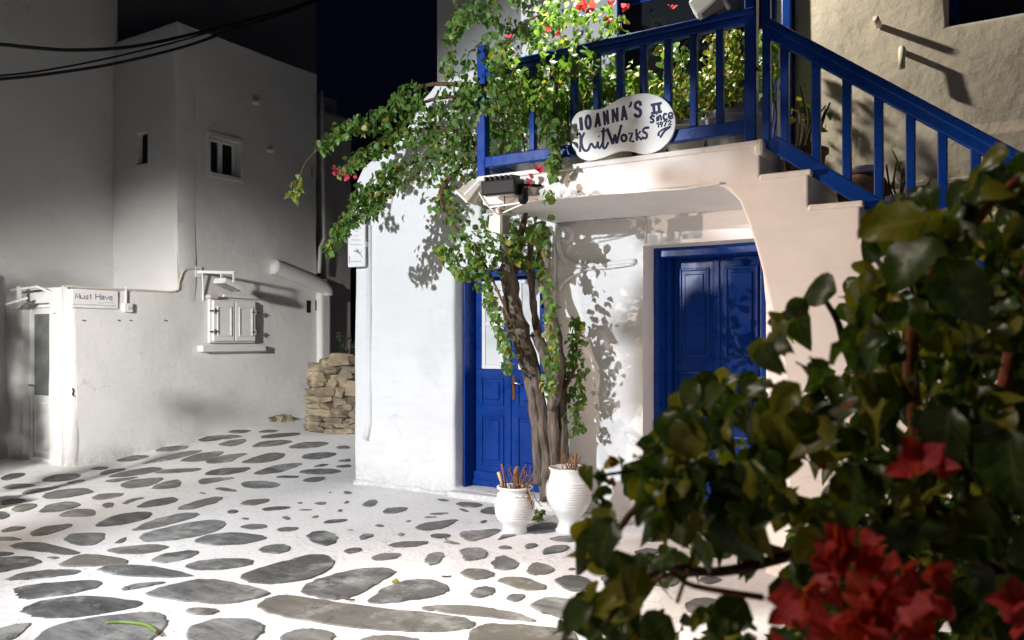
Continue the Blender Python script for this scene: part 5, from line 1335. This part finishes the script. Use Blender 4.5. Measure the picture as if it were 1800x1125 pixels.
mb.build('scalloped_band', M['white_paint'], t, smooth=True)
MB().lathe(p + Vector((0, 0, 0.312)), [(0.02, 0.0), (0.106, 0.004), (0.01, 0.018)], 16).build('soil', M['soil'], t)
MB().tube([p + Vector((-0.085, -0.02, 0.32)), p + Vector((-0.115, -0.05, 0.455))], [0.011, 0.014], 8).build('stick', M['bamboo'], t, smooth=True)
MB().tube([p + Vector((-0.055, -0.03, 0.32)), p + Vector((-0.088, -0.05, 0.52))], 0.008, 7).build('stick', M['terracotta'], t, smooth=True)
for i in range(26):
    a = lrng.uniform(0, 6.28); r0 = lrng.uniform(0, 0.07)
    b = p + Vector((r0 * math.cos(a) + 0.02, r0 * math.sin(a), 0.32)); e = b + Vector((lrng.uniform(-0.06, 0.16), lrng.uniform(-0.06, 0.06), lrng.uniform(0.06, 0.20)))
    MB().tube(catmull([b, b.lerp(e, 0.5) + rdir(lrng) * 0.02, e], 3, False), lrng.uniform(0.0018, 0.005), 5).build('stalk', M['straw'], t)
for i in range(7):
    b = p + Vector((0.10, -0.02 + lrng.uniform(-0.03, 0.05), 0.34)); pts = [b]
    for k in range(5): pts.append(pts[-1] + Vector((lrng.uniform(0.0, 0.035), lrng.uniform(-0.02, 0.02), -lrng.uniform(0.02, 0.055) if k > 0 else 0.02)))
    MB().tube(catmull(pts, 3, False), 0.0035, 5).build('stalk', M['straw'], t)
MB().tube([p + Vector((0.02, 0.0, 0.32)), p + Vector((0.01, 0, 0.47)), p + Vector((0.02, 0.01, 0.50))], [0.024, 0.020, 0.014], 8).build('stump', M['straw'], t)
t = thing('white_pot', 'taller white amphora with fine horizontal grooves at the foot of the vine', 'pot', onG(1000, 934), 'white pots by the door')
p = Vector(t.location)
prof = [(0.100, 0.0), (0.104, 0.012), (0.085, 0.04), (0.076, 0.075), (0.092, 0.11), (0.128, 0.16), (0.155, 0.205)]
for i in range(10):
    z = 0.215 + i * 0.0175; r = 0.176 - 0.020 * ((i - 5) / 5.3) ** 2
    prof += [(r - 0.003, z), (r + 0.003, z + 0.004), (r + 0.003, z + 0.010), (r - 0.004, z + 0.014)]
prof += [(0.152, 0.40), (0.143, 0.43), (0.138, 0.455), (0.150, 0.480), (0.156, 0.492), (0.146, 0.496), (0.128, 0.470), (0.12, 0.44), (0.01, 0.44)]
MB().lathe(p, prof, 44).build('vessel', M['white_paint'], t, smooth=True)
MB().tube([p + Vector((0.150 * math.cos(k * 0.25), 0.150 * math.sin(k * 0.25), 0.493 + 0.004 * math.sin(k * 1.3))) for k in range(26)], 0.0065, 6).build('rim_stain', M['terracotta'], t, smooth=True)
MB().lathe(p + Vector((0, 0, 0.452)), [(0.02, 0.0), (0.122, 0.004), (0.01, 0.025)], 16).build('soil', M['soil'], t)
MB().tube([p + Vector((0.05, 0.0, 0.46)), p + Vector((0.06, 0, 0.60))], [0.018, 0.013], 7).build('stump', M['straw'], t)
for i in range(16):
    a = lrng.uniform(0, 6.28); r0 = lrng.uniform(0, 0.10)
    b = p + Vector((r0 * math.cos(a), r0 * math.sin(a), 0.46)); e = b + Vector((lrng.uniform(-0.08, 0.08), lrng.uniform(-0.06, 0.06), lrng.uniform(0.05, 0.16)))
    MB().tube(catmull([b, b.lerp(e, 0.5) + rdir(lrng) * 0.02, e], 3, False), lrng.uniform(0.002, 0.005), 5).build('stalk', M['straw'], t)
for s_, cx in ((1, -0.10),):
    pts = [p + Vector((-0.115 + 0.01 * math.sin(k), -0.125 + 0.004 * k, 0.40 - k * 0.04)) for k in range(6)]
    MB().tube(catmull(pts, 3, False), 0.0025, 5).build('crack', M['grey_ink'], t)

# weeds
def weed(label, c, n, hgt, spread, mats, group=None, sizes=(0.03, 0.05), single=20):
    t = thing('weed', label, 'plant', c, group)
    F = Foliage(); c = Vector(c)
    for i in range(max(4, n // 8)):
        e = c + Vector((lrng.uniform(-1, 1) * spread, lrng.uniform(-1, 1) * spread * 0.6, hgt * lrng.uniform(0.5, 1)))
        P = catmull([c, c.lerp(e, 0.5) + rdir(lrng) * spread * 0.2, e], 3, False)
        MB().tube(P, 0.004, 5).build('stem', M['twig'], t)
        for k in range(8): F.leaf(lrng.choice(P[1:]) + rdir(lrng) * 0.03, lrng.uniform(*sizes), lrng.choices(*zip(*mats))[0])
    F.build(t, single)
weed('low green weed between the two white pots', onG(940, 912), 60, 0.09, 0.13, [('vine_leaf', 1)], 'weeds on the square')
weed('dark leafy weed at the foot of the grey house wall near the dry stone wall', onG(520, 733), 110, 0.36, 0.20, [('shrub_leaf', 1)], 'weeds on the square', (0.05, 0.08))
weed('dark green plant sprouting over the top of the dry stone wall', (-7.55, 8.15, 1.05), 140, 0.55, 0.30, [('shrub_leaf', 1)], None, (0.05, 0.08))
weed('tall dark climber in the unlit alley behind the dry stone wall', (-7.6, 9.2, 0.9), 200, 1.7, 0.30, [('shrub_leaf', 1)], None, (0.06, 0.09))
# pod and bits on the paving
pd = onG(235, 1102)
pts = [onG(px, py) + Vector((0, 0, 0.016)) for px, py in ((186, 1101), (210, 1099), (240, 1101), (262, 1106), (276, 1117))]
t = thing('seed_pod', 'curved green seed pod lying on a large grey paving stone', 'seed pod', pts[2])
MB().tube(catmull(pts, 4, False), [0.004, 0.006, 0.008, 0.009, 0.009, 0.010, 0.010, 0.010, 0.010, 0.010, 0.010, 0.010, 0.010, 0.010, 0.010, 0.009, 0.008], 8).build('pod', M['vine_leaf'], t, smooth=True)
MB().tube([pts[-1], pts[-1] + (pts[-1] - pts[-2]) * 0.25], [0.008, 0.006], 7).build('tip', M['rust'], t)
q = onG(688, 1026) + Vector((0, 0, 0.03))
lo = put(bpy.data.objects.new('fallen_leaf', LV['yellow_leaf'][4][0])); lo.matrix_local = basis((1, 0.3, -0.1), (0, -0.3, 1), q + Vector((0, 0, -0.012)), 0.07); tag(lo, 'fallen green leaf on the edge of a cracked grey paving stone', 'leaf')
for px, py, a, lb in ((785, 1016, 0.4, 'short dark twig on white mortar below the white pots'), (783, 949, 2.3, 'thin bent twig standing up beside a small grey stone'), (615, 1057, 0.2, 'tiny dark crumb on white mortar below the cracked paving stone')):
    q = onG(px, py) + Vector((0, 0, 0.010))
    tag(MB().tube([q - Vector((math.cos(a), math.sin(a), 0)) * 0.03, q, q + Vector((math.cos(a), math.sin(a), 0.1)) * 0.03], 0.005, 5).build('twig', M['twig'], origin=q), lb, 'twig')

# --- the dark bougainvillea close to the camera on the right
broot = Vector((0.62, 1.35, 0.0))
bush = thing('bougainvillea_bush', 'dark glossy bougainvillea bush with red flowers close in front on the right', 'bush', broot)
def branch(pts, r0, r1, mat='twig'):
    P = catmull([p if isinstance(p, Vector) else atT(*p) for p in pts], 5, False)
    n = len(P)
    MB().tube(P, [r0 + (r1 - r0) * i / (n - 1) for i in range(n)], 8).build('branch', M[mat], bush, smooth=True)
hub = atT(1640, 900, 1.45)
branch([broot, broot + Vector((-0.04, 0.02, 0.45)), hub], 0.028, 0.018)
branch([broot + Vector((0.05, 0.0, 0)), broot + Vector((0.08, 0.03, 0.6)), atT(1760, 700, 1.4)], 0.024, 0.014)
branch([hub, (1600, 640, 1.4), (1650, 460, 1.3), (1720, 380, 1.22), (1790, 312, 1.15)], 0.016, 0.0045, 'red_twig')
branch([(1690, 420, 1.25), (1740, 360, 1.25), (1755, 250, 1.25)], 0.006, 0.003, 'red_twig')
branch([hub, (1480, 760, 1.5), (1330, 700, 1.5), (1180, 700, 1.5)], 0.014, 0.004)
branch([hub, (1500, 640, 1.55), (1470, 560, 1.5), (1430, 500, 1.5)], 0.012, 0.003)
branch([(1400, 900, 1.45), (1290, 830, 1.45), (1200, 815, 1.42), (1130, 825, 1.42), (1040, 838, 1.42)], 0.007, 0.0025)
branch([(1400, 980, 1.4), (1250, 930, 1.4), (1140, 880, 1.35), (1060, 970, 1.3), (1015, 1010, 1.25)], 0.010, 0.003)
branch([hub, (1300, 1000, 1.3), (1160, 1000, 1.2), (1060, 1100, 1.1)], 0.012, 0.003)
branch([(1340, 1050, 1.15), (1220, 1030, 1.12), (1180, 1010, 1.12), (1120, 1040, 1.1)], 0.005, 0.002, 'red_twig')
branch([(1190, 1060, 1.12), (1210, 1000, 1.14), (1225, 960, 1.15)], 0.003, 0.002, 'red_twig')
branch([hub, (1560, 1000, 1.25), (1500, 1060, 1.12)], 0.010, 0.004)
branch([atT(1760, 700, 1.4), (1800, 500, 1.35), (1830, 330, 1.3)], 0.012, 0.005, 'red_twig')
BP = [(1560, 355), (1620, 340), (1700, 330), (1760, 290), (1950, 250), (2050, 300), (2050, 1300), (960, 1300), (978, 1100), (1045, 1040), (1012, 990), (1028, 925), (1095, 925), (1112, 850), (1132, 795), (1165, 770), (1185, 705), (1265, 650), (1330, 640), (1350, 580), (1395, 530), (1440, 495), (1515, 480), (1530, 400)]
def inside(x, y, P):
    c = False; n = len(P)
    for i in range(n):
        (x1, y1), (x2, y2) = P[i], P[(i + 1) % n]
        if (y1 > y) != (y2 > y) and x < (x2 - x1) * (y - y1) / (y2 - y1) + x1: c = not c
    return c
GAPS = [(1408, 850, 24, 36), (1362, 985, 20, 62), (1255, 1030, 48, 40), (1120, 950, 26, 26), (1160, 1060, 30, 30), (1440, 575, 26, 60), (1385, 650, 20, 25), (1455, 610, 14, 20), (1330, 1060, 30, 36)]
B = Foliage()
brng = random.Random(9)
def bleaf(px, py, t, s, d=None, n=None):
    d = d or (Vector((brng.uniform(-1, 1), brng.uniform(-1, 1), brng.uniform(-1, 0.35))) + Vector((-0.25, -0.1, -0.35)))
    n = n or (Vector((brng.uniform(-1, 1), brng.uniform(-1, 1), brng.uniform(-1, 1))) * 0.75 + Vector((-0.15, -0.6, 0.55)))
    p = atT(px, py, t) - Vector(d).normalized() * s * 0.5
    B.leaf(p, s, 'bush_light' if brng.random() < 0.27 else 'bush_leaf', d, n)
k = 0
while k < 2300:
    px, py = brng.uniform(970, 2050), brng.uniform(240, 1290)
    if not inside(px, py, BP): continue
    if any(((px - a) / (rx + 16)) ** 2 + ((py - b) / (ry + 16)) ** 2 < 1 for a, b, rx, ry in GAPS): continue
    if px < 1340 and py > 930 and brng.random() < 0.30: continue
    deep = min(1, max(0, (px - 1050) / 600))
    bleaf(px, py, brng.uniform(1.12, 1.55 + 0.55 * deep), brng.uniform(0.042, 0.074))
    k += 1
for i in range(750):                                 # the deep, shaded inside of the bush
    px, py = brng.uniform(1390, 2050), brng.uniform(430, 1290)
    if inside(px - 40, py - 30, BP) and not any(((px - a) / (rx + 30)) ** 2 + ((py - b) / (ry + 30)) ** 2 < 1 for a, b, rx, ry in GAPS):
        bleaf(px, py, brng.uniform(1.75, 2.35), brng.uniform(0.06, 0.09))
for px, py, t, s, dx in ((1565, 395, 1.05, 0.085, (-1, -0.2, -0.1)), (1430, 505, 1.35, 0.075, (-0.9, 0, 0.2)), (1340, 630, 1.4, 0.075, (0.1, -0.2, -1)), (1395, 575, 1.4, 0.08, (-0.1, -0.3, -1)), (1200, 700, 1.35, 0.075, (-0.6, -0.2, -0.6)), (1365, 770, 1.2, 0.10, (-0.3, -0.2, -1)), (1690, 520, 1.05, 0.11, (0.4, -0.2, -1)),
                         (1600, 460, 1.10, 0.10, (-0.6, -0.2, -0.7)), (1740, 270, 1.2, 0.05, (-1, 0, 0.1)), (1700, 350, 1.2, 0.055, (-1, 0, 0.1)), (1760, 330, 1.15, 0.06, (0.5, 0, 0.3)), (1060, 955, 1.1, 0.075, (-0.3, -0.2, -1)), (1110, 1040, 1.1, 0.075, (-0.3, -0.2, -1)), (1225, 980, 1.1, 0.06, (-0.6, 0, -0.7)), (1290, 960, 1.15, 0.09, (0.3, -0.2, -1)), (1010, 1090, 1.05, 0.07, (-0.6, 0, -0.6)),
                         (1780, 830, 1.0, 0.11, (0.1, -0.2, -1)), (1650, 770, 1.05, 0.09, (-0.4, -0.3, -1)), (1530, 700, 1.15, 0.09, (-0.6, -0.3, -0.8))):
    bleaf(px, py, t, s, Vector(dx), Vector((-0.3, -0.9, 0.45)))
for px, py, sz in ((1052, 838, 0.035), (1058, 868, 0.042), (1046, 885, 0.036), (1064, 892, 0.034), (1050, 905, 0.032), (1075, 820, 0.04), (1095, 825, 0.035), (1062, 850, 0.045), (1045, 862, 0.055), (1030, 832, 0.04), (1085, 812, 0.03)):
    bleaf(px, py, 1.42, sz)
B.build(bush, 290, 0.0)
for i in range(15):                                  # the dense red cluster at the bottom
    flower(bush, atT(1545 + brng.gauss(0, 70), 1075 + brng.gauss(0, 45), brng.uniform(0.95, 1.08)), brng.uniform(0.026, 0.042), 'bract')
for i in range(8):
    flower(bush, atT(1500 + brng.gauss(0, 34), 985 + brng.gauss(0, 28), brng.uniform(1.0, 1.1)), brng.uniform(0.024, 0.036), 'bract')
for px, py, t, s in ((1618, 815, 1.05, 0.040), (1600, 828, 1.06, 0.034), (1640, 825, 1.06, 0.034), (1405, 1045, 1.0, 0.042), (1385, 1075, 1.02, 0.03), (1470, 965, 1.05, 0.036), (1500, 985, 1.04, 0.042), (1520, 1000, 1.05, 0.036), (1480, 1000, 1.03, 0.034), (1545, 985, 1.07, 0.028), (1540, 1080, 0.98, 0.046), (1500, 1095, 0.98, 0.042), (1580, 1060, 1.0, 0.046), (1620, 1090, 1.0, 0.046), (1650, 1055, 1.04, 0.036), (1470, 1120, 0.97, 0.04), (1560, 1125, 0.96, 0.044), (1640, 1130, 0.98, 0.04), (1785, 1060, 1.05, 0.036), (1800, 1090, 1.05, 0.034), (1385, 1130, 0.98, 0.030), (1450, 825, 1.2, 0.016), (1485, 920, 1.2, 0.022), (1080, 805, 1.42, 0.014), (1076, 822, 1.42, 0.016), (1074, 845, 1.42, 0.013), (1520, 1050, 1.0, 0.038), (1600, 1020, 1.06, 0.034)):
    flower(bush, atT(px, py, t), s, 'bract')

# ---------------------------------------------------------------- beyond the left edge of the picture: the post with the lamps, and plants added to cast shade
lp = thing('lamp_post', 'tall galvanised lamp post with two floodlights and a lantern lighting the square', 'lamp post', POST)
MB().tube([POST, POST + Vector((0, 0, 8.3))], [0.08, 0.05], 12).build('pole', M['pole_metal'], lp, smooth=True)
MB().tube([POST + Vector((0, 0, 8.2)), POST + Vector((0, 0.2, 8.35)), POST + Vector((0, 0.42, 8.3))], 0.03, 8).build('arm', M['pole_metal'], lp, smooth=True)
MB().lathe(LAMPS[3][1] + Vector((0, 0, 0.22)), [(0.26, 0), (0.20, 0.06), (0.05, 0.12)], 20).build('lamp_shade', M['pole_metal'], lp)
tl = thing('terrace_lamp', 'small lamp on the white terrace post above the balcony plants', 'lamp', (-3.53, 5.95, 4.8))
MB().lathe(LAMPS[2][1] + Vector((0, 0, 0.04)), [(0.09, 0), (0.07, 0.05), (0.02, 0.08)], 16).build('lamp_shade', M['white_paint'], tl)
MB().beam(LAMPS[2][1] + Vector((0, 0, 0.11)), (-3.53, 5.99, 5.1), 0.02, 0.02).build('bracket', M['white_paint'], tl)
for nm, p, a, *_ in LAMPS[:2]:
    d = (a - p).normalized(); s_ = d.cross(Vector((0, 0, 1))).normalized(); u = s_.cross(d)
    MB().obox(p - d * 0.12, d * 0.05, s_ * 0.13, u * 0.09).build('lamp_head', M['black_plastic'], lp, bevel=0.01)
    MB().beam(p - d * 0.15, Vector((POST.x, POST.y, p.z)), 0.03, 0.03).build('lamp_bracket', M['pole_metal'], lp)
sl = thing('stair_fill_lamp', 'unseen hooded lamp added to warm the stairs and leave the railing dark', 'lamp', (-8.42, 0.53, 0))  # unseen lamp added to warm the stair flank; hood keeps the railing dark
q = LAMPS[4][1]; d = (LAMPS[4][2] - q); d.z = 0; d.normalize(); s_ = d.cross(Vector((0, 0, 1)))
MB().tube([(-8.42, 0.53, 0), (-8.42, 0.53, 2.4)], 0.04, 10).build('pole', M['pole_metal'], sl)
MB().obox(q + d * 0.22 + Vector((0, 0, 0.040)), d * 0.40, s_ * 0.40, Vector((0, 0, 0.008))).build('hood', M['black_plastic'], sl)
MB().obox(q - d * 0.10, d * 0.04, s_ * 0.12, Vector((0, 0, 0.03))).build('lamp_head', M['black_plastic'], sl)
tr = thing('shade_tree', 'small unseen tree, its crown shaped to shade the railing, right-hand door and stairs', 'tree', (-3.55, -0.15, 0))
trng = random.Random(31)
tp = Vector((-3.55, -0.15, 0))
MB().tube(catmull([tp, tp + Vector((0.05, 0.05, 0.8)), tp + Vector((-0.05, 0.1, 1.6)), tp + Vector((-0.2, 0.25, 2.4))], 4, False), 0.07, 10).build('trunk', M['bark'], tr, smooth=True)
T = Foliage()
def crown(x0, x1, z0, z1, n, y0=0.0, y1=0.5):  # leaf blocks placed to keep the flood off railing, door and stairs
    for _ in range(n):
        p = Vector((trng.uniform(x0, x1), trng.uniform(y0, y1), trng.uniform(z0, z1)))
        for _k in range(4):
            T.leaf(p + rdir(trng) * 0.07, trng.uniform(0.06, 0.10), 'shrub_leaf')
crown(-4.27, -3.15, 2.25, 2.91, 560)
crown(-4.39, -4.22, 2.56, 2.97, 110)
crown(-4.0, -3.0, 2.95, 3.75, 210)
crown(-4.43, -3.95, 3.32, 3.66, 150)
crown(-3.95, -3.3, 3.20, 3.66, 55)
crown(-4.44, -3.7, 3.18, 3.27, 20)
crown(-3.95, -3.3, 2.95, 3.25, 110)
T.build(tr, 0)
for i in range(6):
    e = Vector((trng.uniform(-4.2, -3.2), 0.25, trng.uniform(2.4, 3.5)))
    MB().tube(catmull([tp + Vector((-0.1, 0.2, 2.0)), tp.lerp(e, 0.5) + Vector((0, 0.1, 1.2)), e], 4, False), 0.018, 7).build('branch', M['bark'], tr, smooth=True)
sh_ = thing('shadow_shrub', 'unseen shrub in a square planter, added to cast blotchy shadow on the grey wall', 'potted plant', (-7.45, 2.95, 0))  # unseen plant added for its blotchy shadow on the grey wall
MB().box((-7.65, 2.75, 0), (-7.25, 3.15, 0.42)).build('planter', M['white_paint'], sh_, bevel=0.02)
T = Foliage()
for i in range(5):
    e = Vector((-7.45 + trng.uniform(-0.25, 0.25), 2.95 + trng.uniform(-0.3, 0.3), trng.uniform(1.2, 1.8)))
    P = catmull([Vector((-7.45, 2.95, 0.42)), Vector((-7.45, 2.95, 0.9)) + rdir(trng) * 0.06, e], 4, False)
    MB().tube(P, 0.012, 6).build('stem', M['twig'], sh_)
for i in range(34):
    q = rdir(trng) * trng.random() ** 0.5
    T.leaf(Vector((-7.42 + q.x * 0.15, 3.02 + q.y * 0.15, 1.66 + q.z * 0.16)), 0.09, 'shrub_leaf')
for i in range(60):
    q = rdir(trng) * trng.random() ** 0.5
    T.leaf(Vector((-7.62 + q.x * 0.16, 2.75 + q.y * 0.2, 1.0 + q.z * 0.3)), 0.09, 'shrub_leaf')
T.build(sh_, 0)

hg = thing('blocker', 'unseen leaf hedge in the side passage shading the glazed annex door', 'blocker', (-8.8, 2.2, 0))  # unseen foliage added to keep lamplight off the annex front
MB().tube([(-8.8, 2.2, 0), (-8.75, 2.2, 1.5)], 0.05, 8).build('trunk', M['bark'], hg)
T = Foliage()
for i in range(430):
    p = Vector((trng.uniform(-10.5, -8.05), trng.uniform(1.9, 2.5), trng.uniform(0.1, 2.6)))
    for k in range(4): T.leaf(p + rdir(trng) * 0.08, trng.uniform(0.08, 0.12), 'shrub_leaf')
for i in range(260):
    p = Vector((trng.uniform(-8.75, -8.06), trng.uniform(1.9, 2.5), trng.uniform(0.1, 2.5)))
    for k in range(4): T.leaf(p + rdir(trng) * 0.08, trng.uniform(0.08, 0.12), 'shrub_leaf')
T.build(hg, 0)
